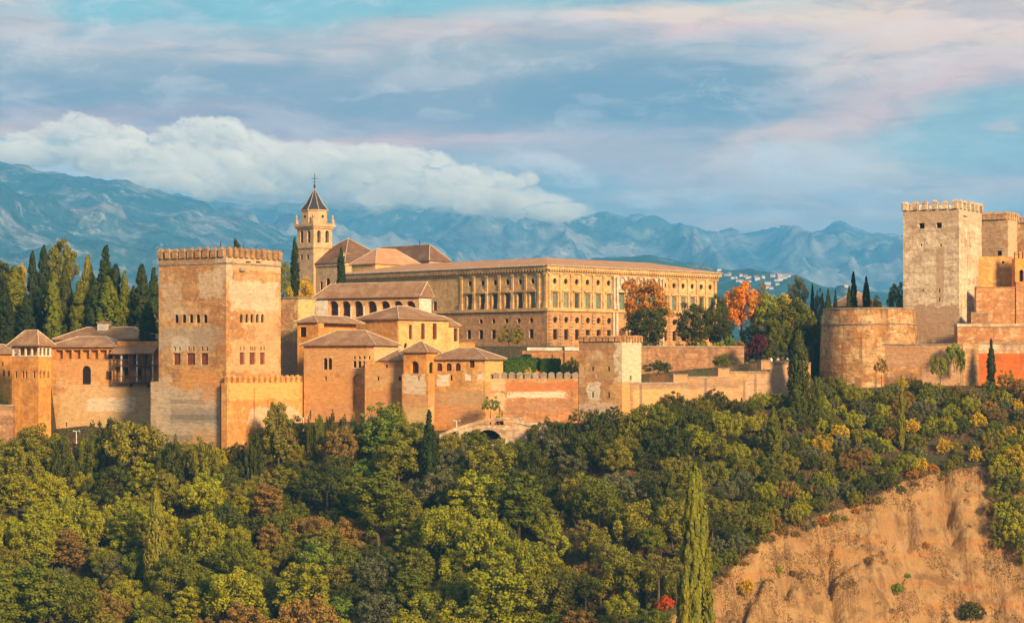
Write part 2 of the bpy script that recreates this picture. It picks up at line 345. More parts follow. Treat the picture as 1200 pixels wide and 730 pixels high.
def ridged(x, y, o=6, s=0, g_=.55):
    r = 0; a = 1; t = 0; wgt = 1
    for i in range(o):
        n = 1 - np.abs(2 * vnoise(x * 2 ** i + i * 17.3, y * 2 ** i - i * 9.1, s + i) - 1)
        n = n * n * wgt; wgt = np.clip(n * 1.6, 0, 1); r = r + a * n; t += a; a *= g_
    return r / t
def interp(q, pts): return np.interp(q, [p[0] for p in pts], [p[1] for p in pts])
YW = [(-400, 400), (0, 404), (60, 408), (62, 422), (172, 414), (178, 407), (265, 399), (330, 414), (358, 414), (430, 407), (472, 404), (505, 399), (570, 398), (678, 397), (728, 394), (752, 399), (930, 408), (950, 411), (962, 420), (1010, 416), (1075, 424), (1145, 426), (1600, 430)]
PB = [(-400, 530), (0, 528), (45, 527), (60, 520), (64, 504), (100, 500), (170, 508), (178, 528), (265, 538), (292, 525), (332, 496), (430, 494), (470, 500), (510, 505), (560, 503), (640, 500), (680, 495), (740, 490), (850, 482), (930, 472), (960, 458), (1075, 452), (1145, 452), (1600, 452)]
ED = [(-2000, 1400), (600, 1150), (720, 900), (775, 738), (800, 706), (860, 664), (900, 624), (960, 604), (1010, 590), (1060, 563), (1110, 551), (1155, 546), (1200, 556), (1260, 570), (1900, 640)]
PL = [(-400, -4), (176, -4), (400, -2), (560, -1.5), (680, -1.8), (750, -1.5), (930, 1.5), (960, 6), (1200, 7), (1800, 7)]
RO = [(-400, 16), (60, 16), (172, 20), (200, 6), (358, 8), (470, 8), (520, 6), (680, 5), (752, 8), (925, 9), (945, 26), (960, 36), (1200, 36)]
def ground_z(X, Y):
    X = np.asarray(X, float); Y = np.asarray(Y, float)
    Yc = np.maximum(Y, 150)
    q = CX + F * X / Yc
    yw = interp(q, YW); zw = (HY - interp(q, PB)) / F * yw
    e = (interp(q, ED) - HY) / F
    ys2 = sum(interp(q + k, YW) for k in (-30, -18, -8, 0, 8, 18, 30)) / 7; zs2 = sum((HY - interp(q + k, PB)) / F * interp(q + k, YW) for k in (-30, -18, -8, 0, 8, 18, 30)) / 7
    wq = np.clip((yw - Y - 1) / 9, 0, 1); wall_d = yw - Y; yw = yw + (ys2 - yw) * wq; zw = zw + (zs2 - zw) * wq
    d = np.where(wall_d > 0, np.maximum(yw - Y, 0.001), wall_d)
    s1 = np.where(q < 760, .58, .50)
    d1 = np.maximum((zw + e * yw) / (s1 + e), 8)
    gul = (ridged(X / 8.0, Y / 26.0, 6, 3) - .4) * 4.4 + (fbm(X / 3.0, Y / 3.0, 4, 8) - .5) * 1.2
    rgt = np.clip((q - 780) / 60, 0, 1)
    dg = d + gul * rgt * np.clip((d - d1 + 2.5) / 4, 0, 1)
    strat = (fbm((d - d1) / 2.6 + fbm(X / 12, Y / 12, 3, 31) * 3, X / 30, 4, 21) - .5) * 3.2 + (ridged(X / 3.2, Y / 9, 4, 41) - .4) * 1.3
    dg = dg + strat * rgt * np.clip((d - d1 - 1) / 4, 0, 1)
    front = zw - s1 * np.minimum(dg, d1) - np.clip(dg - d1, 0, 34) * 1.35 - np.clip(dg - d1 - 34, 0, 400) * .5
    front = front + (fbm(X / 14, Y / 14, 4, 1) - .5) * 2.2 * np.clip(d / 6, 0, 1) + (fbm(X / 2.3, Y / 2.3, 4, 5) - .5) * .9 * np.clip(d / 3, 0, 1)
    near = -3 - .42 * np.maximum(Y, -200)
    front = np.where(Y < 230, np.maximum(near, -78 + (230 - Y) * .02), np.maximum(front, -78))
    pl = interp(q, PL); t = np.clip((-d - interp(q, RO)) / 2.5, 0, 1); t2 = np.clip((Y - 455) / 35, 0, 1)
    back = zw + (pl - zw) * t; back = back + (np.maximum(4.6, back) - back) * t2 * (1 - np.clip((Y - 640) / 200, 0, 1)) - np.clip((Y - 640) / 300, 0, 1) * 60
    return np.where(d > 0, front, back)
def gz(X, Y): return float(ground_z(X, Y))
def grid_mesh(name, X, Y, Z, mat, smooth=True):
    ny, nx = X.shape
    co = np.stack([X, Y, Z], -1).reshape(-1, 3)
    i = np.arange(nx - 1)[None, :] + np.arange(ny - 1)[:, None] * nx
    f = np.stack([i, i + 1, i + 1 + nx, i + nx], -1).reshape(-1, 4)
    me = bpy.data.meshes.new(name); me.vertices.add(len(co)); me.vertices.foreach_set('co', co.ravel())
    me.loops.add(f.size); me.loops.foreach_set('vertex_index', f.ravel().astype(np.int32))
    me.polygons.add(len(f)); me.polygons.foreach_set('loop_start', np.arange(0, f.size, 4, dtype=np.int32)); me.polygons.foreach_set('loop_total', np.full(len(f), 4, dtype=np.int32))
    me.update(calc_edges=True); me.materials.append(mat)
    if smooth: me.polygons.foreach_set('use_smooth', [True] * len(me.polygons))
    return tag(link(bpy.data.objects.new(name, me)), kind='structure')
def hill_mat():
    m, t, b = newmat('hillside_earth')
    ge = t.node('ShaderNodeNewGeometry'); sp = t.node('ShaderNodeSeparateXYZ'); t.put(sp.inputs[0], ge.outputs['True Normal'])
    v = ge.outputs['Position']
    n1 = t.noise(v, .09, 7, .65, .5); n2 = t.noise(v, .9, 7, .72); n3 = t.noise(t.mapping(v, scale=(.55, .2, .05)), 1, 5, .65); n4 = t.noise(t.mapping(v, scale=(.05, .05, .55)), 1, 7, .65, .6)
    cl = t.mix(t.mapr(n1, .38, .62), (.46, .285, .125), (.37, .215, .09))
    cl = t.mix(t.mapr(n4, .50, .62, 0, .8), cl, (.45, .195, .06))
    cl = t.mix(t.mapr(n3, .5, .7, 0, .45), cl, (.30, .17, .10))
    cl = t.mix(t.mapr(n2, .5, .66, 0, .6), cl, (.27, .16, .09))
    n6 = t.noise(v, .22, 6, .7, .3)
    cl = t.mix(t.mapr(n6, .47, .62, 0, .8), cl, (.20, .11, .05)); n8 = t.noise(v, .14, 8, .7, .2); cl = t.mix(t.mapr(n8, .55, .66, 0, .6), cl, (.46, .30, .16))
    gr = t.mix(t.mapr(n1, .4, .6), (.13, .075, .04), (.075, .075, .028)); gr = t.mix(t.mapr(n2, .45, .6, 0, .7), gr, (.055, .05, .022))
    n5 = t.noise(v, .35, 5, .6); gr = t.mix(t.mapr(n5, .55, .65, 0, .8), gr, (.22, .09, .04))
    at = t.node('ShaderNodeAttribute', attribute_name='cliff'); k = t.mapr(t.math('ADD', at.outputs['Fac'], t.math('MULTIPLY', t.math('SUBTRACT', n2, .5), 1.4)), .35, .65)
    t.put(b.inputs['Base Color'], t.mix(k, gr, cl))
    bp = t.node('ShaderNodeBump'); bp.inputs['Strength'].default_value = 1; bp.inputs['Distance'].default_value = .9
    t.put(bp.inputs['Height'], t.math('ADD', n2, t.math('MULTIPLY', n3, 1.2))); t.put(b.inputs['Normal'], bp.outputs[0])
    return m
def axis(*segs):
    a = [np.arange(s0, s1, st) for s0, s1, st in segs]; return np.concatenate(a + [[segs[-1][1]]])
xs = axis((-700, -130, 12), (-130, 30, 1.0), (30, 125, .5), (125, 700, 12)); ys = axis((-120, 290, 10), (290, 440, .6), (440, 520, 2), (520, 1000, 15))
GX, GY = np.meshgrid(xs, ys)
hs_ = grid_mesh('hillside', GX, GY, ground_z(GX, GY), hill_mat())
hz_ = ground_z(GX, GY); hp = HY - F * hz_ / np.maximum(GY, 150); hq = CX + F * GX / np.maximum(GY, 150); mk = np.clip((hp - interp(hq, ED) + 3) / 6, 0, 1) * np.clip((hq - 772) / 8, 0, 1) * (GY < 424)
hs_.data.attributes.new('cliff', 'FLOAT', 'POINT').data.foreach_set('value', mk.ravel().astype(np.float32))
# far plain, one sheet to the foot of the mountains
def plain_mat():
    m, t, b = newmat('valley_plain'); v = t.node('ShaderNodeNewGeometry').outputs['Position']
    n = t.noise(v, .002, 6, .6)
    t.put(b.inputs['Base Color'], t.mix(t.mapr(n, .4, .6), (.10, .11, .05), (.20, .16, .09)))
    return m
GX, GY = np.meshgrid(np.linspace(-9400, 9400, 60), np.linspace(-400, 15500, 60))
grid_mesh('valley_ground', GX, GY, np.full(GX.shape, -79.5) + 0 * GX, plain_mat())
def mountain_mat(name, rock, wood, pale, sc_, rk=.5):  # rock and wood colours carry part of the blue haze
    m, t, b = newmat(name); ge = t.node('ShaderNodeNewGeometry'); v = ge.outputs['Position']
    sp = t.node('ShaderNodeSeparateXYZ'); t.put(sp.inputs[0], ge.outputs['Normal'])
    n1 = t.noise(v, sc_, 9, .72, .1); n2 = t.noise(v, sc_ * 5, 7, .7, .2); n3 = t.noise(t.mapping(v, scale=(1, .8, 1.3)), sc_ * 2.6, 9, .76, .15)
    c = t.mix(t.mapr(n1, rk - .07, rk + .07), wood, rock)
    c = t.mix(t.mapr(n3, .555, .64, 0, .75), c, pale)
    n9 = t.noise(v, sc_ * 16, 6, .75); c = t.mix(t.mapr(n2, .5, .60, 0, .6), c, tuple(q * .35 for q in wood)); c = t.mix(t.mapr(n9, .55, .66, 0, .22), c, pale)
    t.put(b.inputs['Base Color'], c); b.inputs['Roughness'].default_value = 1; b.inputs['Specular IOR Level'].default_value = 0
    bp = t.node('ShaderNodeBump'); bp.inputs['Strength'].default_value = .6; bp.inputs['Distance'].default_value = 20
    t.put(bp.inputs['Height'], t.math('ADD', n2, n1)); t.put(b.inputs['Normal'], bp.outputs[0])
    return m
def mountains(name, ridge, Yr, front, back, mat, amp, seed, fx, nx=760, ny=240, zb=-80.0, shape=.75):
    px = np.linspace(ridge[0][0], ridge[-1][0], nx); t = np.concatenate([np.linspace(0, 1, ny), np.linspace(1, 0, 40)[1:]])
    ys_ = np.concatenate([np.linspace(Yr - front, Yr, ny), np.linspace(Yr, Yr + back, 40)[1:]])
    X = (px - CX)[None, :] / F * Yr + 0 * ys_[:, None]; Y = ys_[:, None] + 0 * X
    hr = (HY - interp(px, ridge)) / F * Yr
    wob = (fbm(px / 14.0, px * 0 + seed, 5, seed) - .5) * amp * .35
    H = (hr + wob)[None, :] - zb
    tt = t[:, None]
    rn = ridged(X / fx, Y / (fx * 1.5), 7, seed)
    big = fbm(X / (fx * 2.5), Y / (fx * 2.5), 4, seed + 50)
    env = tt ** shape * (1 + (big - .5) * .9 * (1 - tt) * np.minimum(1, tt * 3))
    side = np.clip(np.minimum(px - px[0], px[-1] - px) / 60, 0, 1)[None, :]
    Z = zb + H * env + (rn - .45) * amp * 2.4 * np.sin(np.pi * np.clip(tt, 0, 1) ** 1.25) ** .7 * side
    # rays from the viewpoint must keep the ridge as skyline
    Z = np.minimum(Z, zb * 0 + (hr[None, :] + amp * .1) * np.where(Y < Yr, Y / Yr, 1) * .999 + np.where(tt > .97, amp, 0) + 1)
    return grid_mesh(name, X, Y, Z, mat)
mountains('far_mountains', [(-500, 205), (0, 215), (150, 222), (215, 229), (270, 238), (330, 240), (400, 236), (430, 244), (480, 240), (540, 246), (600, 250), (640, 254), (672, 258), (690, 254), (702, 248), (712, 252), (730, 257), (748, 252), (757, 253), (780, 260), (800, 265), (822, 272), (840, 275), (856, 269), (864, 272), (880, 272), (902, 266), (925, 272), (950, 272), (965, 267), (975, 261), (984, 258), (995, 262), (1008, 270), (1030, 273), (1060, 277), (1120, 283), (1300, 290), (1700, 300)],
          12500, 5600, 2600, mountain_mat('far_rock_haze_tint', (.30, .31, .33), (.06, .125, .15), (.50, .50, .51), .0016, .5), 120, 11, 560)
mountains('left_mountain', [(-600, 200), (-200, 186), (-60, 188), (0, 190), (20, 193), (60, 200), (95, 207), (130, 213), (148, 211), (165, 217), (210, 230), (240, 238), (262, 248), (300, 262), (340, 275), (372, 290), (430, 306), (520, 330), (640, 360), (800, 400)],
          8500, 5200, 2000, mountain_mat('left_rock_haze_tint', (.26, .27, .29), (.04, .105, .125), (.44, .44, .44), .0030, .56), 75, 23, 420)
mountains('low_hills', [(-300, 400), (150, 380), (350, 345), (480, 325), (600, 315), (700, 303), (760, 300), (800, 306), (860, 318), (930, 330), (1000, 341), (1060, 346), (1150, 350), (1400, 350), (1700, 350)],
          5600, 3300, 1200, mountain_mat('low_hill_haze_tint', (.11, .15, .13), (.035, .10, .09), (.38, .30, .22), .0022, .60), 28, 37, 420)
# the air between: one closed box round camera and scene
mb = MB(); mb.box(-9500, 9500, -450, 15600, -81.5, 1100)
hz = mb.build('haze', None); tag(hz, kind='stuff')
hm = bpy.data.materials.new('haze'); hm.use_nodes = True; t = NT(hm.node_tree); t.n.clear()
pv = t.node('ShaderNodeVolumePrincipled'); pv.inputs['Color'].default_value = (.14, .52, 1.0, 1); pv.inputs['Density'].default_value = 1.15e-4
pv.inputs['Anisotropy'].default_value = 0.0
o_ = t.node('ShaderNodeOutputMaterial'); t.l.new(pv.outputs[0], o_.inputs['Volume']); hz.data.materials.append(hm)
hz.display_type = 'WIRE'

# cumulus resting against the crest of the far range: real vapour, one closed puffy mesh per billow
def billow_mesh(mb_, c, rx, ry, rz, seed):
    import bmesh
    bm_ = bmesh.new(); bmesh.ops.create_icosphere(bm_, subdivisions=5, radius=1)
    P_ = np.array([v.co[:] for v in bm_.verts]); off = seed * 7.3
    n = fbm(P_[:, 0] * 2.6 + off + P_[:, 2], P_[:, 2] * 2.6 + P_[:, 1] * 1.7 + off, 7, seed, .66)
    P_ = P_ * (1 + (n[:, None] - .5) * 1.5) * np.array([rx, ry, rz]) + np.array(c)
    mb_.add([tuple(p) for p in P_], [tuple(v.index for v in f.verts) for f in bm_.faces]); bm_.free()
if CLOUDS:
    cmb = MB(); crn = random.Random(4)
    for px, py, sx, sy in [(20, 182, 60, 16), (75, 168, 45, 20), (100, 158, 34, 20), (130, 184, 60, 22), (165, 176, 42, 20), (205, 196, 60, 24), (228, 166, 40, 22), (258, 160, 34, 20), (262, 200, 70, 30), (295, 180, 42, 22), (330, 210, 70, 28), (345, 190, 45, 20),
                           (390, 190, 48, 22), (400, 216, 70, 26), (440, 194, 50, 22), (470, 218, 66, 26), (500, 200, 48, 20), (535, 218, 48, 22), (560, 234, 56, 18), (585, 224, 40, 18), (620, 240, 46, 16), (652, 249, 34, 11), (300, 226, 70, 14), (190, 212, 40, 10), (480, 184, 24, 10), (150, 160, 24, 12), (92, 144, 18, 9), (112, 148, 16, 9), (70, 154, 16, 8), (222, 150, 16, 9), (240, 148, 16, 9), (256, 148, 14, 8), (275, 156, 16, 8), (295, 164, 16, 8), (330, 176, 18, 8), (352, 176, 16, 8), (420, 180, 18, 7), (455, 178, 16, 7), (510, 186, 16, 7), (545, 202, 16, 7), (600, 214, 16, 7), (30, 166, 18, 8), (620, 210, 14, 6)]:
        Y = 9900 + crn.uniform(-260, 260); k = Y / F
        billow_mesh(cmb, ((px - CX) * k, Y, (HY - py) * k), sx * k, 230, sy * k, crn.randrange(99))
    cm = bpy.data.materials.new('vapour'); cm.use_nodes = True; t = NT(cm.node_tree); t.n.clear()
    pv = t.node('ShaderNodeVolumePrincipled'); pv.inputs['Color'].default_value = (1.0, .995, .99, 1); pv.inputs['Density'].default_value = .0065; pv.inputs['Anisotropy'].default_value = -.3
    o_ = t.node('ShaderNodeOutputMaterial'); t.l.new(pv.outputs[0], o_.inputs['Volume']); co_ = cmb.build('clouds', cm); tag(co_, kind='stuff')
# ------------------------------------------------------------------ building kit
# u runs right and back, v runs left and back, from the corner nearest the viewer
WM = dict(
    comares=((.56, .37, .205), (.43, .22, .10), (.30, .19, .115), .75, .5, .32, .50, (.56, .44, .30), .6, .25),
    pale=((.72, .58, .42), (.54, .37, .23), (.34, .22, .14), .55, .55, .35, .58, (.68, .56, .42), .8, .3),
    earth=((.55, .35, .19), (.45, .24, .12), (.30, .19, .12), .7, .6, .4, .5, (.58, .46, .33), .8, .3),
    ochre=((.60, .34, .13), (.54, .25, .08), (.38, .21, .10), .6, .4, .35, .5, (.62, .42, .22), .4, .15),
    brick=((.50, .26, .13), (.56, .33, .17), (.28, .15, .09), .6, .5, .45, .5, (.58, .44, .32), .6, .4),
    orange=((.62, .34, .12), (.52, .24, .07), (.36, .20, .10), .5, .25, .25, .52, None, .3, 0, .15))
def patched(kind, patches, name=None):
    """a wall material with repairs, plaster losses and painted sunlit faces of this wall (object coordinates)"""
    m = wall_mat((name or kind) + '_wall', *WM[kind]); t = NT(m.node_tree); b = t.n.get('Principled BSDF')
    src = b.inputs['Base Color'].links[0].from_socket
    v = t.node('ShaderNodeTexCoord').outputs['Object']
    wn = t.node('ShaderNodeTexNoise'); t.put(wn.inputs['Vector'], v); wn.inputs['Scale'].default_value = .42; wn.inputs['Detail'].default_value = 7; wn.inputs['Roughness'].default_value = .68
    rough = t.noise(t.mapping(v, scale=(.8, .8, 2.6)), 1, 6, .7)
    c = src
    for ctr, half, colr, amt in patches:
        d = t.node('ShaderNodeVectorMath', operation='SUBTRACT'); t.put(d.inputs[0], v); d.inputs[1].default_value = ctr
        e = t.node('ShaderNodeVectorMath', operation='DIVIDE'); t.put(e.inputs[0], d.outputs[0]); e.inputs[1].default_value = half
        s = t.node('ShaderNodeSeparateXYZ'); t.put(s.inputs[0], e.outputs[0])
        q = [t.math('ABSOLUTE', s.outputs[i]) for i in range(3)]
        mx = t.math('MAXIMUM', t.math('MAXIMUM', q[0], q[1]), q[2])
        mx = t.math('ADD', mx, t.math('MULTIPLY', t.math('SUBTRACT', wn.outputs['Fac'], .5), 1.5))
        k = t.math('MULTIPLY', t.mapr(mx, 1.06, .92), t.mapr(rough, .3, .5, amt * .55, amt))
        c = t.mix(k, c, t.mix(t.mapr(rough, .35, .6), tuple(z * .72 for z in colr), colr))
    t.put(b.inputs['Base Color'], c)
    return m
class B:
    def __init__(s, name, label, cat, px, Y, A, pyb, group=None):
        s.O = P2 = ((px - CX) / F * Y, Y); s.A = R(A); s.zb = (HY - pyb) / F * Y
        s.u = (math.cos(s.A), math.sin(s.A)); s.v = (-math.sin(s.A), math.cos(s.A))
        s.root = empty(name, (*P2, s.zb), s.A); tag(s.root, label, cat, group)
    def lu(s, px, v0=0.0):
        k = (px - CX) / F; ox = s.O[0] + s.v[0] * v0; oy = s.O[1] + s.v[1] * v0
        return (k * oy - ox) / (s.u[0] - k * s.u[1])
    def lv(s, px, u0=0.0):
        k = (px - CX) / F; ox = s.O[0] + s.u[0] * u0; oy = s.O[1] + s.u[1] * u0
        return (k * oy - ox) / (s.v[0] - k * s.v[1])
    def z(s, py, u=0.0, v=0.0): return (HY - py) / F * (s.O[1] + s.u[1] * u + s.v[1] * v) - s.zb
    def oR(s, k, a, b, t, bt, v0=0.0, rev=.35):
        s0, s1 = s.lu(a, v0), s.lu(b, v0); m = (s0 + s1) / 2
        return (k, s0, s1, s.z(bt, m, v0), s.z(t, m, v0), rev)
    def oL(s, k, a, b, t, bt, u0=0.0, rev=.35):
        s0, s1 = s.lv(b, u0), s.lv(a, u0); m = (s0 + s1) / 2
        return (k, s0, s1, s.z(bt, u0, m), s.z(t, u0, m), rev)
    def patch(s, face, a, b, t, bt, colr, amt=.9, off=0.0):
        o = s.oR('r', a, b, t, bt, off) if face == 'R' else s.oL('r', a, b, t, bt, off)
        c, h = (o[1] + o[2]) / 2, (o[2] - o[1]) / 2; zc, hz_ = (o[3] + o[4]) / 2, (o[4] - o[3]) / 2
        return ((c, off, zc), (h, 1.6, hz_), colr, amt) if face == 'R' else ((off, c, zc), (1.6, h, hz_), colr, amt)
    def block(s, mat, u0, u1, v0, v1, z0, z1, R_=(), L_=(), name='wall', wmat=None, wname='window', parent=None, batter=0.0):
        mb = MB(); R_ = list(R_); L_ = list(L_)
        sl = lambda h: batter * (h - z0)
        PR = lambda a, h, d: (a, v0 + d + sl(h), h); PL_ = lambda a, h, d: (u0 + d + sl(h), a, h)
        panel(mb, PR, u0, u1, z0, z1, R_); panel(mb, PL_, v0, v1, z0, z1, L_)
        mb.poly([(u1, v0, z0), (u1, v1, z0), (u1, v1, z1), (u1, v0, z1)]); mb.poly([(u0, v1, z0), (u1, v1, z0), (u1, v1, z1), (u0, v1, z1)])
        mb.poly([(u0, v0, z1), (u1, v0, z1), (u1, v1, z1), (u0, v1, z1)])
        wo = mb.build(name, mat, parent or s.root)
        for f, ops in ((PR, R_), (PL_, L_)):
            for o in ops: s.window(f, o, wmat or M['dark'], wname)
        return wo
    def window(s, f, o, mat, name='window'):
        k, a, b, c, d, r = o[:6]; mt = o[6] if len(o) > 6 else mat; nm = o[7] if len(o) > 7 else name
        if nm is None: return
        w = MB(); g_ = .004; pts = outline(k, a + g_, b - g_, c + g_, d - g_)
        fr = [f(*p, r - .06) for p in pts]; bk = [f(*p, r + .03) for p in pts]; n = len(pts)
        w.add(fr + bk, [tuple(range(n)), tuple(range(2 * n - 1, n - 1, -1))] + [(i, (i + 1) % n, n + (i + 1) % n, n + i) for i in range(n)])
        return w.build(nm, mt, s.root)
    def box(s, name, mat, u0, u1, v0, v1, z0, z1, top=0.0, parent=None):
        mb = MB(); mb.box(min(u0, u1), max(u0, u1), min(v0, v1), max(v0, v1), z0, z1, top); return mb.build(name, mat, parent or s.root)
    def merlons(s, mat, a, b, n, w, h, th, z, cap=.35, skip0=False):
        """n merlons from local point a to b, each its own part: upright block with a pyramid cap"""
        a = Vector((*a, 0)); b = Vector((*b, 0)); d = (b - a); L = d.length; d.normalize(); nn = Vector((-d.y, d.x, 0))
        for i in range(1 if skip0 else 0, n):
            c = a + d * (w / 2 + (L - w) * i / (n - 1)); mb = MB(); jr = random.Random(i * 7 + n); hh = h * jr.uniform(.93, 1.04); ww = w * jr.uniform(.95, 1.03)
            q = [c + d * (sx * ww / 2) + nn * (sy * th / 2) for sx, sy in ((-1, -1), (1, -1), (1, 1), (-1, 1))]
            q2 = [c + d * (sx * (ww / 2 + .06)) + nn * (sy * (th / 2 + .06)) for sx, sy in ((-1, -1), (1, -1), (1, 1), (-1, 1))]
            q3 = [c + d * (sx * ww * .2) + nn * (sy * th * .2) for sx, sy in ((-1, -1), (1, -1), (1, 1), (-1, 1))]
            zz = z + hh * (1 - cap)
            lv_ = [[(p.x, p.y, z) for p in q], [(p.x, p.y, zz) for p in q], [(p.x, p.y, zz) for p in q2], [(p.x, p.y, zz + .1) for p in q2], [(p.x, p.y, z + hh) for p in q3]]
            mb.add(sum(lv_, []), [(4 * k + e, 4 * k + (e + 1) % 4, 4 * k + 4 + (e + 1) % 4, 4 * k + 4 + e) for k in range(4) for e in range(4)] + [(16, 17, 18, 19)])
            mb.build('merlon', mat, s.root)
    def hip(s, mat, u0, u1, v0, v1, z, rise, over=.5, gable=(), caps=True, name='roof', inset=None, th=.22, parent=None):
        """hipped (or gabled: 'u0','u1','v0','v1') tile roof on a rectangle; ridge along the longer side"""
        u0 -= over; u1 += over; v0 -= over; v1 += over; du, dv = u1 - u0, v1 - v0
        h = min(du, dv) / 2 if inset is None else inset
        if inset is not None: a = [(u0 + h, v0 + h), (u1 - h, v0 + h), (u1 - h, v1 - h), (u0 + h, v1 - h)]
        elif du >= dv:
            m = (v0 + v1) / 2; ua = u0 + (.02 if 'u0' in gable else h); ub = u1 - (.02 if 'u1' in gable else h); a = [(ua, m - .02), (ub, m - .02), (ub, m + .02), (ua, m + .02)]
        else:
            m = (u0 + u1) / 2; va = v0 + (.02 if 'v0' in gable else h); vb = v1 - (.02 if 'v1' in gable else h); a = [(m - .02, va), (m + .02, va), (m + .02, vb), (m - .02, vb)]
        e = [(u0, v0), (u1, v0), (u1, v1), (u0, v1)]
        mb = MB()
        lv_ = [[(*p, z) for p in e], [(*p, z + th) for p in e], [(*p, z + rise) for p in a]]
        mb.add(sum(lv_, []), [(3, 2, 1, 0)] + [(4 * k + i, 4 * k + (i + 1) % 4, 4 * k + 4 + (i + 1) % 4, 4 * k + 4 + i) for k in range(2) for i in range(4)] + [(8, 9, 10, 11)])
        ro = mb.build(name, mat, parent or s.root)
        if caps:
            cb = MB()
            for i in range(4): cb.tube(lv_[1][i], lv_[2][i], .12, n=5)
            cb.tube(lv_[2][0], lv_[2][2], .13, n=5) if inset is None else [cb.tube(lv_[2][i], lv_[2][(i + 1) % 4], .12, n=5) for i in range(4)]
            cb.build('ridge_cap', M['ridge'], ro)
        return ro
ORN = (.64, .31, .10); GRY = (.40, .34, .27); PLE = (.66, .56, .43); WHT = (.74, .66, .56); RED = (.50, .17, .06); BRN = (.33, .19, .11)

# ------------------------------------------------------------------ the great square tower
b = B('square_tower', 'widest square battlemented tower, patched masonry with rows of small arched windows', 'tower', 265, 400, 58, 545)
Lu, Lv = b.lu(329), b.lv(186); zt = b.z(301)
mt = patched('comares', [b.patch('L', 212, 262, 432, 478, ORN, .85), b.patch('L', 188, 250, 384, 410, GRY, .6), b.patch('L', 178, 262, 455, 515, (.50, .40, .30), .8), b.patch('L', 190, 262, 478, 496, (.30, .25, .20), .7),
                         b.patch('L', 180, 266, 296, 309, (.38, .24, .15), .7), b.patch('L', 200, 262, 486, 492, (.20, .17, .14), .7), b.patch('L', 192, 240, 468, 473, (.26, .21, .17), .6), b.patch('L', 250, 275, 300, 330, PLE, .4), b.patch('L', 232, 262, 318, 350, (.64, .50, .34), .6), b.patch('L', 192, 212, 330, 372, (.62, .46, .30), .5), b.patch('L', 226, 262, 384, 404, (.36, .27, .19), .6), b.patch('L', 200, 222, 395, 412, (.64, .54, .42), .6), b.patch('L', 238, 264, 440, 470, (.62, .27, .09), .6), b.patch('L', 179, 200, 440, 520, (.60, .46, .32), .6), b.patch('L', 200, 250, 510, 516, (.24, .19, .15), .6), b.patch('R', 300, 326, 364, 400, (.58, .36, .18), .5), b.patch('R', 262, 280, 460, 530, (.60, .31, .12), .85), b.patch('R', 270, 325, 330, 364, PLE, .5), b.patch('R', 270, 328, 300, 318, (.62, .47, .30), .5),
                         b.patch('R', 268, 328, 400, 436, (.60, .40, .20), .6), b.patch('L', 225, 264, 505, 540, (.60, .33, .15), .7)], 'great_tower')  # right-face patches also paint in the golden tone of the sunlit side
arL = [b.oL('a', x - 2.3, x + 2.3, 368.4, 378.3) for x in (206.8, 215.7, 224, 232, 240.6)]
arR = [b.oR('a', x - 1.7, x + 1.7, 368, 378) for x in (283, 289.4, 295.4, 301.7, 307.7)]
dL = [(*b.oL('r', a, c_, 413.8, 427.4), M['reddoor'], 'shutter') for a, c_ in ((203.2, 211.5), (218.8, 228.6), (235.3, 243.7))]
dR = [(*b.oR('r', a, c_, 413, 427), M['reddoor'], 'shutter') for a, c_ in ((281, 286.7), (292.5, 299.4), (304.8, 310.5))]
sL = [b.oL('a', x - 1.1, x + 1.1, 406, 411) for x in (204.8, 210.4, 221, 226.6, 237, 242.4)]
sR = [b.oR('a', x - .8, x + .8, 406, 410.8) for x in (282, 286, 293.8, 296, 298.6, 306, 309.6)]
hl = [b.oR('r', 288, 294, 306.4, 308.2), b.oR('r', 300, 306, 306.4, 308.2)]
b.block(mt, 0, Lu, 0, Lv, 0, zt, arR + dR + sR + hl, arL + dL + sL)
b.box('plinth', mt, -.22, 4, 1.2, b.lv(176.5, -.22), 0, b.z(447, 0, Lv))
mer = wall_mat('worn_merlon', (.40, .27, .17), (.34, .20, .12), (.20, .14, .10), .6, .4, .5, .5, (.46, .36, .26), .6)
b.merlons(mer, (0, .4), (0, Lv), 9, 1.0, 1.9, .8, zt); b.merlons(mer, (.4, 0), (Lu, 0), 10, .95, 1.9, .8, zt)
b.merlons(mer, (Lu, .4), (Lu, Lv), 10, 1.0, 1.9, .8, zt); b.merlons(mer, (.4, Lv), (Lu, Lv), 10, .95, 1.9, .8, zt)
for i in range(4):
    x0, x1 = (0, 1.2) if i < 2 else (8, 9.2)
b.box('string_course', M['cap'], -.12, Lu + .1, -.12, Lv + .1, zt - 1.25, zt - .95)
bb = MB(); bb.box(3.6, 5.0, -.55, 0, zt - 2.4, zt - 1.9); bb.build('stone_bracket', M['cap'], b.root)

# crenellated wall running right from the great tower
b = B('battlemented_wall', 'bright orange battlemented wall with dark stained merlons beside the widest tower', 'wall', 266, 398.2, 58, 545)
Lx = b.lu(358); zt = b.z(449)
mt = patched('ochre', [b.patch('R', 268, 352, 448, 468, (.66, .40, .13), .8), b.patch('R', 290, 350, 478, 500, PLE, .5)], 'low_battlement')
b.block(mt, 0, Lx, 0, 1.3, 0, zt); b.merlons(mt, (.2, .4), (Lx, .4), 15, .85, 1.45, .75, zt, .4)
b.box('buttress', mt, b.lu(297), b.lu(299.5), -.4, -.004, 0, b.z(456))

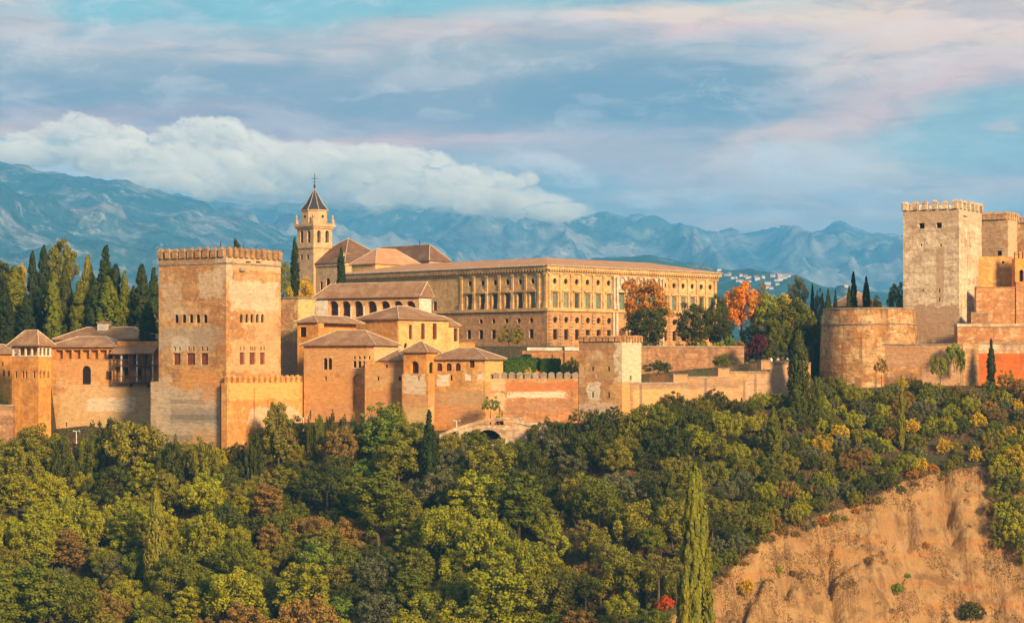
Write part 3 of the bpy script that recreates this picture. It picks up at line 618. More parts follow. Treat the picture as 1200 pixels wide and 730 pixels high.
# ------------------------------------------------------------------ far left group
b = B('brick_house', 'orange plastered house cut by the left edge, small square windows under a tiled roof', 'house', 16, 420, 78, 480)
b.block(M['orange'], 0, 8, 0, b.lv(-60), -6, b.z(415), [], [b.oL('r', 3, 5.5, 434, 441), b.oL('r', 9, 11.5, 434, 441), b.oL('r', 2, 4, 424, 429)])
b.hip(M['tile'], 0, 8, 0, b.lv(-60), b.z(415), 1.9)
b = B('rubble_wall', 'grey brown garden wall at the far left below the orange house', 'wall', 15, 402, 84, 545)
b.block(M['terrace'], 0, 1, 0, b.lv(-120), 0, b.z(476)); b.box('coping', M['cap'], -.15, 1.15, -.1, b.lv(-120), b.z(476) + .003, b.z(476) + .3)

b = B('lookout_tower', 'slim orange tower with an open gallery and a pyramid tiled roof', 'tower', 45, 402, 60, 545)
Lu, Lv = b.lu(59.8), b.lv(14); z1 = b.z(418)
b.block(M['orange'], 0, Lu, 0, Lv, 0, z1, [b.oR('a', x - 1, x + 1, 434.6, 443) for x in (47.6, 52, 56.8)], [b.oL('a', x - 1.2, x + 1.2, 434.6, 443) for x in (18.6, 27, 30.6, 39.8)])
z2 = b.z(405.5)
b.box('gallery_core', M['ochre'], 1.2, Lu - .3, 1.2, Lv - .3, z1, z2); b.box('sill', M['white'], -.1, Lu + .1, -.1, Lv + .1, z1 + .003, z1 + .25)
for i in range(5): b.box('gallery_post', M['white'], 0, .3, (Lv - .3) * i / 4, (Lv - .3) * i / 4 + .3, z1 + .25, z2)
for i in range(1, 4): b.box('gallery_post', M['white'], (Lu - .3) * i / 3, (Lu - .3) * i / 3 + .3, 0, .3, z1 + .25, z2)
b.box('gallery_beam', M['ochre'], -.05, Lu + .05, -.05, Lv + .05, z2 - .35, z2)
b.hip(M['tile'], 0, Lu, 0, Lv, z2 + .003, 2.9, .65)

b = B('palace_wing', 'long ochre wing between slim lookout tower and widest tower, one tall arched window', 'palace', 184, 423, 74, 520)
Lv = b.lv(58); z1 = b.z(402)
mt = patched('ochre', [b.patch('L', 66, 180, 448, 505, (.60, .42, .23), .7), b.patch('L', 100, 160, 466, 482, PLE, .75), b.patch('L', 62, 140, 422, 446, (.58, .33, .15), .5), b.patch('L', 120, 182, 486, 500, (.56, .42, .2), .6)], 'long_wing')
va = b.lv(136)
gal = [(*b.oL('r', 65 + 10.3 * i, 73.6 + 10.3 * i, 410, 420.4, 0, 1.0), M['ochre'], 'gallery_bay') for i in range(7)]
b.block(mt, 0, 9, va, Lv, 0, b.z(407, 0, Lv / 2), [], [b.oL('a', 96.2, 106.4, 428.6, 450.4), b.oL('r', 127.6, 131, 412, 419), b.oL('r', 76.5, 78.5, 495, 500), *gal])
b.block(M['orange'], .5, 9, 0, va, b.z(448), b.z(400, 0, va), [], [b.oL('r', 145, 150, 414, 427, .5), b.oL('r', 156, 161, 414, 427, .5), b.oL('r', 168, 173, 414, 427, .5), b.oL('r', 146, 151, 431, 444, .5), b.oL('r', 160, 166, 431, 444, .5), b.oL('r', 176, 180, 431, 444, .5)], name='wing_end')
b.block(mt, 0, 9, 0, va - .01, 0, b.z(448.2), [], [b.oL('r', 152, 155.5, 449, 453), b.oL('r', 132.5, 135, 449, 453) if False else b.oL('r', 172, 175, 450, 454)], name='wing_base')
sh = MB(); o = b.oL('r', 124.8, 131, 434.8, 444.6); sh.box(-.08, .0, o[1], o[2], o[3], o[4]); sh.build('shutter', M['wood'], b.root)
b.hip(M['tile'], .0, 8, va + .2, Lv, b.z(407, 0, Lv / 2) + .003, 2.1, .6)
def balcony(b, va):
    bal = bpy.data.objects.new('balcony', None); link(bal, b.root)
    for py in (427.6, 447.2): b.box('balcony_floor', M['brownwood'], -1.5, .48, .1, va, b.z(py) - .3, b.z(py), parent=bal)
    for k in range(6):
        v_ = .1 + (va - .4) * k / 5; b.box('balcony_post', M['white'] if k % 2 == 0 else M['brownwood'], -1.5, -1.25, v_, v_ + .25, b.z(447.2), b.z(413.6), parent=bal)
    for py in (421.4, 440.6): b.box('balcony_rail', M['brownwood'], -1.52, -1.4, .1, va, b.z(py) - .12, b.z(py) + .06, parent=bal)
    for py in (427.6, 447.2):
        mb = MB()
        for k in range(44): v_ = .15 + (va - .3) * k / 43; mb.box(-1.48, -1.43, v_, v_ + .06, b.z(py), b.z(py) + .95)
        mb.build('baluster', M['brownwood'], bal)
    ro = MB(); e0, e1 = b.z(413.6), b.z(405); ro.add([(-2.1, -.2, e0), (-2.1, va + .3, e0), (.45, va + .3, e1), (.45, -.2, e1), (-2.1, -.2, e0 - .2), (-2.1, va + .3, e0 - .2), (.45, va + .3, e1 - .2), (.45, -.2, e1 - .2)],
                     [(0, 3, 2, 1), (4, 5, 6, 7), (0, 1, 5, 4), (2, 3, 7, 6), (0, 4, 7, 3), (1, 2, 6, 5)]); ro.build('balcony_roof', M['tile'], bal)
balcony(b, va)
b = B('upper_hall', 'long low hall with a brown tiled roof and a square chimney behind the ochre wing', 'hall', 170, 440, 74, 470)
Lv = b.lv(66); z1 = b.z(398)
b.block(M['orange'], 0, 9, 0, Lv, 0, z1, [], [b.oL('r', 150, 154, 400, 404), ]); ro = b.hip(M['tile'], 0, 9, 0, Lv, z1 + .003, 2.6, .6)
ch = b.box('chimney', M['white'], 3, 5, b.lv(125, 3), b.lv(114, 3), z1 + 1, b.z(378.5, 3), parent=ro); b.hip(M['tile'], 3, 5, b.lv(125, 3), b.lv(114, 3), b.z(378.5, 3) + .003, .55, .2, caps=False, name='chimney_cap', parent=ro)
b = B('garden_pavilion', 'small ochre pavilion with tiled roof half hidden by the cypress beside the widest tower', 'pavilion', 182, 462, 66, 470)
Lv = b.lv(152); b.block(M['orange'], 0, 7, 0, Lv, 0, b.z(381), [], [b.oL('r', 158, 162, 384, 390)]); b.hip(M['tile'], 0, 7, 0, Lv, b.z(381) + .003, 2.2)

# ------------------------------------------------------------------ palace courtyards right of the great tower
b = B('brown_tower', 'dark brown rubble tower standing right behind the widest tower', 'tower', 349, 436, 60, 490)
Lu, Lv = b.lu(370), b.lv(322)
mt = patched('earth', [b.patch('L', 331, 349, 405, 445, (.40, .24, .15), .9), b.patch('R', 349, 370, 350, 400, (.68, .46, .2), .95)], 'brown_tower')  # the yellow right-face patch paints the sunlit side into the colour
b.block(mt, 0, Lu, 0, Lv, -8, b.z(350)); b.box('coping', M['cap'], -.15, Lu + .15, -.15, Lv + .15, b.z(350) + .003, b.z(350) + .35)

b = B('arcaded_loggia', 'white walled loggia of seven round arches under a long brown tiled roof', 'loggia', 491, 470, 62, 455)
Lu, Lv = b.lu(505), b.lv(369); z1 = b.z(348.4); zf = b.z(371.5)
ar = [(*b.oL('a', x - 6, x + 6, 352.6, 371.4, 0, 1.5), M['brownwood'], 'arch_shade_back') for x in (390.5, 404.8, 419, 435, 450.9, 466, 480.6)]  # dark recess backs put the shade of the arcade into colour
mt = wall_mat('loggia_wall', (.62, .40, .24), (.56, .34, .18), (.42, .28, .18), .5, .2, .2, .5, None, .2)
b.block(mt, 0, Lu, 0, Lv, -2, z1, [], ar)
b.box('white_pier', M['white'], -.08, -.004, b.lv(383.8), Lv, 0, z1); b.box('white_gable', M['white'], -.05, Lu, -.1, -.004, 0, z1)
b.box('parapet', M['white'], -.16, -.084, 0, Lv, zf - .9, zf - .5)
for x in (397.6, 411.8, 427, 443, 458.4, 473.3): b.box('column', M['white'], -.2, -.01, b.lv(x + .8), b.lv(x - .8), zf - .4, b.z(358))
b.hip(M['tile'], 0, Lu, 0, Lv, z1 + .003, 3.3, .6, gable=('v0',))
mb = MB(); mb.poly([(-.5, -.12, z1), (Lu + .5, -.12, z1), (Lu / 2, -.12, z1 + 3.1)]); mb.poly([(-.5, -.16, z1), (Lu + .5, -.16, z1), (Lu / 2, -.16, z1 + 3.1)]); mb.build('gable', M['white'], b.root)

b = B('tall_hall', 'yellow two storey hall with three tall narrow windows and a hipped roof', 'hall', 467, 440, 50, 450)
Lu, Lv = b.lu(525.6), b.lv(418); z1 = b.z(374.5); zlo = -3
RW = [(*b.oR('r', *q), M['wood'], 'window') for q in ((479.3, 483.2, 380.8, 397.3), (493.6, 498, 379, 397.6), (507, 512, 379, 397.6))]
b.block(M['yellow'], 0, Lu, 0, Lv, zlo, z1, RW + [b.oR('a', 473.5, 477, 402, 409)], [])
ow = MB(); ow.box(-.07, -.004, .3, Lv, zlo, z1 - .2); ow.build('side_shade_sheet', M['ochre'], b.root)  # ochre sheet added to paint the shaded left face darker
b.hip(M['tile'], 0, Lu, 0, Lv, z1 + .003, 2.9, .6)
b.block(M['yellow'], Lu + .01, b.lu(544), 1.5, Lv - .5, zlo, b.z(381), [(*b.oR('r', 531.8, 536.4, 384.4, 400, 1.5), M['wood'], 'window')], [], name='annexe_wall')
b.hip(M['tile'], Lu + .3, b.lu(544), 1.5, Lv - .5, b.z(381) + .003, 2.2, .45, name='annexe_roof', gable=('u0', 'v1'))
b.block(M['orange'], b.lu(544) + .01, b.lu(567), 2.5, Lv, zlo, b.z(400), name='low_block')
b.box('coping', M['tile'], b.lu(544) + .01, b.lu(568), 2.3, Lv, b.z(400) + .003, b.z(399))

b = B('side_hall', 'low orange house with one square window under a long roof below the arcaded loggia', 'house', 373, 428, 62, 470)
Lv = b.lv(348.5); z1 = b.z(378.3)
b.block(M['orange'], 0, 2, 0, Lv, -6, z1, [], [b.oL('r', 351.6, 358.8, 383.4, 395)]); b.block(M['orange'], 2.01, b.lu(418, 1.5) , 1.6, Lv, -6, z1, name='rear_wall')
b.hip(M['tile'], 0, b.lu(418, 1.5), .4, Lv, z1 + .003, 1.5, .55)

b = B('front_hall', 'broad ochre hall with hipped roof, a double window and four small lattice windows', 'palace', 438.5, 410, 64, 530)
Lu, Lv = b.lu(466), b.lv(356); z1 = b.z(405)
mt = patched('ochre', [b.patch('L', 356, 438, 408, 440, (.58, .35, .17), .6), b.patch('L', 356, 412, 440, 482, (.60, .31, .12), .7), b.patch('L', 360, 412, 476, 492, (.55, .28, .14), .7), b.patch('R', 438, 466, 400, 430, (.70, .46, .22), .8)], 'front_hall')  # right-face patch is sunlight painted into the wall colour
LW = [b.oL('a', 379, 383.6, 419.6, 433), b.oL('a', 384.4, 389, 419.6, 433)] + [b.oL('r', x - 1.9, x + 1.9, 423, 430.8) for x in (415.6, 421.3, 427, 432.8)] + [b.oL('a', x - 1.2, x + 1.2, 417, 421) for x in (415.6, 421.3, 427, 432.8)]
LW += [b.oL('r', 380.6, 382.8, 441, 445.8), (*b.oL('a', 413, 427, 438, 482, 0, .5), mt, 'blind_arch')]
b.block(mt, 0, Lu, 0, Lv, 0, z1, [], LW)
b.box('window_surround', M['white'], -.1, -.004, b.lv(390.2), b.lv(378), b.z(419), b.z(418.2)); b.box('window_sill', M['white'], -.15, -.004, b.lv(434.8), b.lv(413.4), b.z(432), b.z(431.2))
b.hip(M['tile'], 0, Lu, 0, Lv, z1 + .003, 2.9, .65)

b = B('buttress_block', 'plain ochre block with a lean-to roof left of the small pyramid roofed lantern tower', 'building', 472.5, 404.6, 66, 530)
Lv = b.lv(427.5)
mt = patched('ochre', [b.patch('L', 430, 470, 460, 495, (.56, .26, .11), .8), b.patch('L', 428, 470, 430, 455, (.58, .36, .18), .6)], 'block')
b.block(mt, 0, 6, 0, Lv, 0, b.z(423), [], [b.oL('r', 442, 444.4, 441, 446), b.oL('r', 467, 470, 441, 446), b.oL('r', 451.6, 454.4, 427.4, 431)])
b.hip(M['tile'], 0, 6, 0, b.lv(445.5), b.z(423) + .003, 2.1, .35)

b = B('lantern_tower', 'small square tower with a pyramid roof, one dark arch and a pale stained base', 'tower', 500, 399.5, 62, 530)
Lu, Lv = b.lu(513), b.lv(472.8); z1 = b.z(413.4)
b.block(M['orange'], 0, Lu, 0, Lv, b.z(438), z1, [b.oR('a', 503, 508, 424, 437.4)], [(*b.oL('a', 481, 490.6, 423, 437.4, 0, .9), M['brownwood'], 'arch_shade_back')])  # the left arch is backed with dark colour for its shade
mt = patched('ochre', [b.patch('L', 474, 500, 438, 462, PLE, .75), b.patch('L', 474, 505, 476, 505, (.60, .44, .22), .7), b.patch('L', 474, 505, 462, 476, (.55, .31, .16), .6)], 'lantern_base')
b.block(mt, -.35, Lu * .5, -.5, Lv + .1, 0, b.z(438) - .003, [], [b.oL('r', 489.6, 491.4, 441, 446, -.35)], name='tower_base')
b.hip(M['tile'], 0, Lu, 0, Lv, z1 + .003, 2.0, .55)

b = B('arched_wing', 'low wing right of the lantern tower with three arched windows and flaking white plaster', 'palace', 568.5, 398, 66, 530)
Lu, Lv = b.lu(589.5), b.lv(503.5); z1 = b.z(421.5)
mt = patched('ochre', [b.patch('L', 512, 527, 438, 452, WHT, .8), b.patch('L', 545, 552, 439, 446, WHT, .9), b.patch('L', 559, 568, 438, 446, WHT, .9), b.patch('L', 506, 568, 458, 476, (.46, .30, .17), .7), b.patch('L', 506, 566, 476, 498, (.56, .27, .12), .8), b.patch('R', 568, 590, 420, 447, (.72, .42, .16), .9)], 'arched_wing')  # bright right-face patch paints the lit end of the wing
b.block(mt, 0, Lu, 0, Lv, 0, z1, [], [(*b.oL('a', x - 3.2, x + 3.2, 425.4, 434.6), M['wood'], 'window') for x in (514.9, 525.9, 536.5)] + [(*b.oL('r', 550, 556, 422.4, 430.8), M['wood'], 'window'), b.oL('r', 527.4, 530, 439.6, 446), b.oL('r', 510, 511, 450, 453)])
b.hip(M['tile'], 0, Lu, 0, Lv, z1 + .003, 2.2, .6)

b = B('battlemented_wall', 'low battlemented wall with grey round topped merlons, red upper band and a white plaster strip', 'wall', 679, 399, 86, 530)
Lv = b.lv(568.6, -.01); zt = b.z(443.5)
mt = patched('brick', [b.patch('L', 592, 678, 448, 458, RED, .8), b.patch('L', 596, 662, 459, 466, PLE, .9), b.patch('L', 569, 592, 460, 480, (.62, .45, .25), .8), b.patch('L', 594, 678, 470, 482, (.36, .18, .10), .6), b.patch('L', 569, 592, 444, 458, (.6, .42, .26), .7)], 'red_band')
b.block(mt, -.01, 1.4, 0, Lv, 0, zt); b.merlons(M['cap'], (.35, .2), (.35, Lv), 12, 1.08, 1.15, .7, zt, .35)

b = B('keep', 'square battlemented tower of pale masonry in the middle of the wall with two small slits', 'tower', 729, 394.5, 60, 530)
Lu, Lv = b.lu(751.5), b.lv(678.5); zt = b.z(400)
mt = patched('earth', [b.patch('L', 680, 726, 400, 410, BRN, .6), b.patch('L', 706, 728, 415, 446, (.44, .27, .12), .7), b.patch('L', 688, 704, 448, 468, PLE, .9), b.patch('L', 680, 727, 472, 495, (.60, .43, .33), .8), b.patch('R', 728, 752, 400, 450, (.70, .56, .40), .9), b.patch('R', 728, 740, 448, 500, (.62, .34, .13), .9)], 'middle_tower')
b.block(mt, 0, Lu, 0, Lv, 0, zt, [b.oR('r', 738, 740.4, 440, 446.4)], [b.oL('r', x - 1.2, x + 1.2, t0, t1) for x in (694.6, 713.4) for t0, t1 in ((429.8, 434.8), (459.5, 465.6))])
b.merlons(mt, (0, .3), (0, Lv), 7, .95, 1.15, .65, zt); b.merlons(mt, (.3, 0), (Lu, 0), 7, .62, 1.15, .65, zt)
b.merlons(mt, (Lu, .3), (Lu, Lv), 7, .95, 1.15, .65, zt); b.merlons(mt, (.3, Lv), (Lu, Lv), 7, .62, 1.15, .65, zt)

# stepped wall climbing to the bastion: one wall, its stretches rise in steps
b = B('stepped_wall', 'long pink and orange wall rising in steps from the middle tower to the round bastion', 'wall', 735, 397, 20, 530)
mt = patched('earth', [b.patch('R', 745, 800, 455, 490, (.66, .38, .16), .8), b.patch('R', 738, 860, 449, 456, (.30, .2, .14), .6), b.patch('R', 805, 935, 444, 452, (.34, .22, .15), .6), b.patch('R', 800, 870, 455, 486, (.62, .36, .19), .6), b.patch('R', 870, 935, 440, 486, (.56, .36, .25), .5), b.patch('R', 790, 806, 438, 450, (.64, .28, .13), .9), b.patch('R', 840, 856, 430, 444, (.60, .28, .14), .8), b.patch('R', 902, 935, 425, 470, (.56, .33, .20), .7)] +
             [b.patch('R', x - 1.6, x + 1.6, 440, 485, (.22, .15, .11), .8) for x in (751, 827, 872, 885)], 'stepped')
xs_ = [735, 805.4, 855, 903, 950]; tp = [450, 443, 437, 426.5]
for i in range(4):
    u0, u1 = b.lu(xs_[i]), b.lu(xs_[i + 1]); zt = b.z(tp[i], (u0 + u1) / 2)
    b.block(mt, u0 + .003, u1 - .003, 0, 1.6, -4 if i else 0, zt, name='wall_stretch'); b.box('coping', M['cap'], u0 + .003, u1 - .003, -.12, 1.7, zt + .003, zt + .32)
for a, c_, t0 in ((789, 805.4, 440), (841.6, 854.8, 433), (892, 903, 423)):
    u0, u1 = b.lu(a), b.lu(c_); zt = b.z(t0, u0); b.box('pier', mt, u0, u1 - .006, -.05, 1.75, zt - 1.6, zt); b.box('pier_cap', M['cap'], u0 - .1, u1 + .1, -.12, 1.8, zt + .003, zt + .25)

b = B('terrace_wall', 'rough pink retaining wall holding up the tree terrace behind the middle tower', 'wall', 742, 446, 6, 470)
L_ = b.lu(872); zt = b.z(407)
b.block(M['terrace'], 0, L_, 0, 2, -6, zt); b.box('coping', M['cap'], 0, L_, -.15, 2, zt + .003, zt + .3)

# ------------------------------------------------------------------ the renaissance palace
b = B('renaissance_palace', 'huge two storey stone palace with pilasters, round windows and low tiled roof', 'palace', 641.5, 510, 45.5, 425)
Lu, Lv = b.lu(841), b.lv(402); zs = b.z(362.5); zc = b.z(315.5); ze = b.z(311.5)
ul = lambda px: b.lu(px)
tA, tB, tC = b.lu(720), b.lu(774), b.lu(838)
wr_ = random.Random(8); WG = [M['green'], M['green'], plain('faded_shutter', (.19, .21, .16), .7), plain('shadowed_glass', (.05, .06, .055), .3)]
bayL = [(tA - .8) * (i + .5) / 6 + .8 for i in range(6)]; bayC = [tA + (tB - tA) * (i + .5) / 3 for i in range(3)]; bayR = [tB + (tC - tB) * (i + .5) / 6 for i in range(6)]
Rl, Ru = [], []
for s_ in bayL + bayR:
    Ru.append(('r', s_ - .85, s_ + .85, zs + .45, zs + 3.9, .45, wr_.choice(WG), 'window')); Ru.append(('c', s_ - .62, s_ + .62, zs + 5.9, zs + 7.25, .35))
    Rl.append(('r', s_ - .75, s_ + .75, zs - 6.9, zs - 4.5, .5)); Rl.append(('c', s_ - .72, s_ + .72, zs - 3.1, zs - 1.65, .4))
for s_ in bayC:
    Ru.append(('r', s_ - .95, s_ + .95, zs + .4, zs + 4.3, .5, M['green'], 'window')); Rl.append(('a', s_ - 1.2, s_ + 1.2, 0.1, zs - 4.0, .6, M['brownwood'], 'portal'))
LwU = [550, 565, 579.6, 594.2, 609, 623.6]; Ll, LU = [], []
for px in LwU:
    s_ = b.lv(px); LU += [('r', s_ - .85, s_ + .85, zs + .45, zs + 3.9, .45, wr_.choice(WG), 'window'), ('c', s_ - .62, s_ + .62, zs + 5.9, zs + 7.25, .35)]
for px in (549.5, 563.5, 578.3, 593.5, 608, 622.5):
    s_ = b.lv(px)
    Ll += [('r', s_ - .7, s_ + .7, zs - 6.6, zs - 4.5, .5)] + ([('c', s_ - .6, s_ + .6, zs - 3.1, zs - 1.9, .4)] if px > 555 else [])
vR = b.lv(532)
LU.append(('r', b.lv(511.5), b.lv(507), b.z(364.5, 0, 20), b.z(351.5, 0, 20), .3, M['reddoor'], 'door'))
b.block(M['stone_low'], 0, Lu, 0, Lv, -3, zs, Rl, Ll, name='lower_storey', wname='window')
b.block(M['stone'], .15, Lu - .1, .15, Lv, zs + .003, zc, Ru, LU, name='upper_storey')
# pale central bay of the right front
zz = zs + .01
def frieze(name, mat, z0, z1, out):
    mb = MB(); mb.box(-out, Lu + out, -out, Lv + out, z0, z1); return mb.build(name, mat, b.root)
frieze('string_course', M['stone'], zs - .35, zs + .35, .45)
frieze('architrave', M['stone'], zc - .9, zc - .55, .18)
co = frieze('cornice', M['stone'], zc + .003, ze, .75)
n_ = 74
mb = MB(); mb.box(0, Lu, -.12, -.004, zc - .42, zc - .002)
for i in range(n_): s_ = Lu * (i + .5) / n_; mb.box(s_ - .2, s_ + .2, -.72, -.005, zc - .38, zc - .003)
mb.build('dentil_band', M['stone'], b.root)
mb = MB(); mb.box(-.12, -.004, 0, Lv, zc - .42, zc - .002)
for i in range(n_): s_ = Lv * (i + .5) / n_; mb.box(-.72, -.005, s_ - .2, s_ + .2, zc - .38, zc - .003)
mb.build('dentil_band', M['stone'], b.root)
def pil(c_, wd, face, mat, z0, z1, dp=.28, plane=.15):
    mb = MB(); q = lambda a0, a1, z0_, z1_, d: mb.box(a0, a1, plane - d, plane - .004, z0_, z1_) if face == 'R' else mb.box(plane - d, plane - .004, a0, a1, z0_, z1_)
    q(c_ - wd / 2, c_ + wd / 2, z0 + 1.5, z1 - .5, dp); q(c_ - wd / 2 - .16, c_ + wd / 2 + .16, z1 - .5, z1, dp + .14); q(c_ - wd / 2 - .12, c_ + wd / 2 + .12, z0, z0 + 1.5, dp + .2)
    mb.build('pilaster', mat, b.root)
def hood(c_, face, mat, tri, plane=.15):
    z0 = zs + 4.15; mb = MB(); q = lambda a0, a1, z0_, z1_, d: mb.box(a0, a1, plane - d, plane - .004, z0_, z1_) if face == 'R' else mb.box(plane - d, plane - .004, a0, a1, z0_, z1_)
    q(c_ - 1.2, c_ - .87, zs + .4, z0, .12); q(c_ + .87, c_ + 1.2, zs + .4, z0, .12); q(c_ - 1.35, c_ + 1.35, z0, z0 + .32, .42)
    if tri:
        pts = [(c_ - 1.35, z0 + .32), (c_ + 1.35, z0 + .32), (c_, z0 + .95)]
        f = (lambda a, h, d: (a, plane - d, h)) if face == 'R' else (lambda a, h, d: (plane - d, a, h))
        mb.add([f(*p, .42) for p in pts] + [f(*p, .0) for p in pts], [(0, 1, 2), (0, 3, 4, 1), (1, 4, 5, 2), (2, 5, 3, 0)])
    mb.build('window_hood', mat, b.root)
up0, up1 = zs + .36, zc - .9
gap = bayL[1] - bayL[0]; gr = bayR[1] - bayR[0]; gc = bayC[1] - bayC[0]
for i in range(7): pil(bayL[0] - gap / 2 + gap * i if i < 6 else tA - .5, .62, 'R', M['stone'], up0, up1)
for i in range(7): pil(bayR[0] - gr / 2 + gr * i if i else tB + .4, .62, 'R', M['stone'], up0, up1)
for i in range(4):
    for k in (-.55, .55): pil(bayC[0] - gc / 2 + gc * i + k, .55, 'R', M['marble'], up0, up1, .6, 0)
for s_ in bayC:
    mb = MB(); mb.box(s_ - gc / 2 + .9, s_ + gc / 2 - .9, -.02, .14, zs + 5.2, zc - .95); pn = mb.build('marble_panel', M['marble'], b.root)
    mb = MB(); f = lambda a, r: (s_ + r * math.cos(a), -.02, zs + 7.0 + r * 1.25 * math.sin(a))
    for i in range(20):
        a0, a1 = 2 * math.pi * i / 20, 2 * math.pi * (i + 1) / 20
        p = [f(a0, .95), f(a1, .95), f(a1, .72), f(a0, .72)]; q = [(v[0], v[1] - .18, v[2]) for v in p]
        mb.add(p + q, [(4, 5, 6, 7), (0, 1, 5, 4), (2, 3, 7, 6)])
    mb.build('medallion', M['dark'] if False else M['cap'], pn)
    mb = MB(); mb.box(s_ - 1.6, s_ + 1.6, -.5, .13, zs + 4.45, zs + 4.8); mb.build('window_hood', M['marble'], b.root)
for i, s_ in enumerate(bayL + bayR): hood(s_, 'R', M['stone'], i % 2 == 1)
for i, px in enumerate(LwU): hood(b.lv(px), 'L', M['stone'], i % 2 == 1)
sp = b.lv(550) - b.lv(564.8)
for i in range(7): pil(b.lv(623.6) - sp / 2 + sp * i, .62, 'L', M['stone'], up0, up1)
pil(.65, .62, 'L', M['stone'], up0, up1)
# rusticated pilasters of the lower right front, stacks of blocks
def rust(c_, mat, dp=.32, wd=1.0):
    mb = MB(); z0 = -1.0
    while z0 < zs - .9: mb.box(c_ - wd / 2, c_ + wd / 2, -dp, -.004, z0, z0 + .62, .05); z0 += .78
    mb.build('rusticated_pilaster', mat, b.root)
for i in range(7): rust(bayL[0] - gap / 2 + gap * i if i < 6 else tA - .5, M['stone_low'])
for i in range(7): rust(bayR[0] - gr / 2 + gr * i if i else tB + .5, M['stone_low'])
for i in range(4):
    for k in (-.55, .55): mb = MB(); mb.cyl(bayC[0] - gc / 2 + gc * i + k, -.35, -1, zs - .4, .38, .32, 10); mb.build('column', M['marble'], b.root, True)
for s_ in bayL + bayR:      # strips of raised blocks beside the lower windows
    for a in (-1, 1):
        mb = MB(); c_ = s_ + a * 1.22; mb.box(c_ - .3, c_ + .3, -.06, -.004, -.6, 9.4)
        for j in range(12): mb.box(c_ - .34, c_ + .34, -.19, -.01, -.5 + j * .82, .02 + j * .82, .04)
        mb.build('rusticated_strip', M['stone_low'], b.root)
b.hip(M['tile_bright'], 0, Lu, 0, Lv, ze + .003, 2.7, .95, inset=13, caps=False)
e0 = ze + .003
mb = MB(); mb.box(0, Lu, -1.0, -.9, e0 - .02, e0 + .22)
for i in range(110): s_ = Lu * (i + .5) / 110; mb.box(s_ - .16, s_ + .16, -1.15, -.6, e0 - .02, e0 + .3)
mb.build('eave_tiles', M['ridge'], b.root)
mb = MB(); mb.box(-1.0, -.9, 0, Lv, e0 - .02, e0 + .22)
for i in range(110): s_ = Lv * (i + .5) / 110; mb.box(-1.15, -.6, s_ - .16, s_ + .16, e0 - .02, e0 + .3)
mb.build('eave_tiles', M['ridge'], b.root)
# octagonal chapel lantern rising through the roof behind
c2 = B('chapel', 'low yellow chapel with a broad pyramid of bright tiles rising behind the stone palace roof', 'chapel', 440, 566, 46, 330)
Lu2, Lv2 = c2.lu(493), c2.lv(412); c2.block(M['yellow'], 0, Lu2, 0, Lv2, -6, c2.z(309.5)); c2.hip(M['tile_bright'], 0, Lu2, 0, Lv2, c2.z(309.5) + .003, c2.z(292, Lu2 / 2, Lv2 / 2) - c2.z(309.5), .5)

# ------------------------------------------------------------------ church and bell tower
b = B('church', 'stone church with steep dark brown roofs behind the stone palace', 'church', 404, 596, 45, 360)
Lu, Lv = b.lu(424), b.lv(353); z1 = b.z(311)
b.block(M['church'], 0, Lu + 12, 0, Lv, -4, z1, [], [b.oL('a', 382, 386.8, 326, 339), b.oL('r', 375, 378, 330, 340), b.oL('r', 359, 361.4, 317.5, 322.5), b.oL('a', 393, 397, 328, 338)])
mb = MB(); mb.box(-.3, Lu + 12, -.3, Lv + .3, z1 + .003, z1 + .6); mb.build('cornice', M['church'], b.root)
zr = b.z(281, 6, 6) - z1
ro = b.hip(M['tile_dark'], 0, Lu + 12, 0, Lv, z1 + .62, zr, .5)
bx = b.lv(396); b.box('dormer', M['white'], 1.6, 4, bx - .2, bx + 1.6, z1 + 1.5, b.z(297), parent=ro); b.hip(M['tile'], 1.6, 4, bx - .2, bx + 1.6, b.z(297) + .003, .6, .25, caps=False, name='dormer_roof', parent=ro)
b2 = B('church_nave', 'long dark roofed church nave reaching right behind the bright pyramid roof', 'church', 503, 592, 45, 360)
Lu2, Lv2 = b2.lu(520), b2.lv(424); z2 = b2.z(306)
b2.block(M['church'], 0, Lu2 + 2, 0, Lv2, -4, z2); b2.hip(M['tile_dark'], 0, Lu2 + 2, 0, Lv2, z2 + .003, b2.z(287.5, 4, 8) - z2, .5)
mb = MB(); mb.tube((3, 7, b2.z(289, 4, 8)), (3, 7, b2.z(282, 4, 8)), .12); mb.build('finial', M['iron'], b2.root)

b = B('bell_tower', 'church bell tower with paired arches, octagonal drum and dark pointed spire topped by a cross', 'bell tower', 367.5, 604, 45, 365)
Lu, Lv = b.lu(389.8), b.lv(347.5); z1 = b.z(290.5); z2 = b.z(265); z3 = b.z(261.5)
b.block(M['church'], 0, Lu, 0, Lv, -4, z1, [], [b.oL('r', 352, 354.6, 298.6, 304), b.oL('r', 359.4, 362, 298.6, 304)], name='shaft')
b.box('lower_cornice', M['church'], -.3, Lu + .3, -.3, Lv + .3, z1 + .003, z1 + .45)
b.block(M['church'], .1, Lu - .1, .1, Lv - .1, z1 + .45, z2, [b.oR('a', x - 2, x + 2, 270.2, 284.4, .1, .8) for x in (373.8, 383.4)], [b.oL('a', x - 1.8, x + 1.8, 270.2, 284.4, .1, .8) for x in (353.4, 361.8)], name='belfry', wname='belfry_opening')
for f_, px in (('R', 373.8), ('R', 383.4), ('L', 353.4), ('L', 361.8)):
    s_ = b.lu(px) if f_ == 'R' else b.lv(px); mb = MB(); cx, cy = (s_, .5) if f_ == 'R' else (.5, s_)
    mb.cyl(cx, cy, b.z(282), b.z(279), .32, .24, 10); mb.cyl(cx, cy, b.z(279), b.z(277.6), .24, .1, 10); mb.build('bell', M['bronze'], b.root, True)
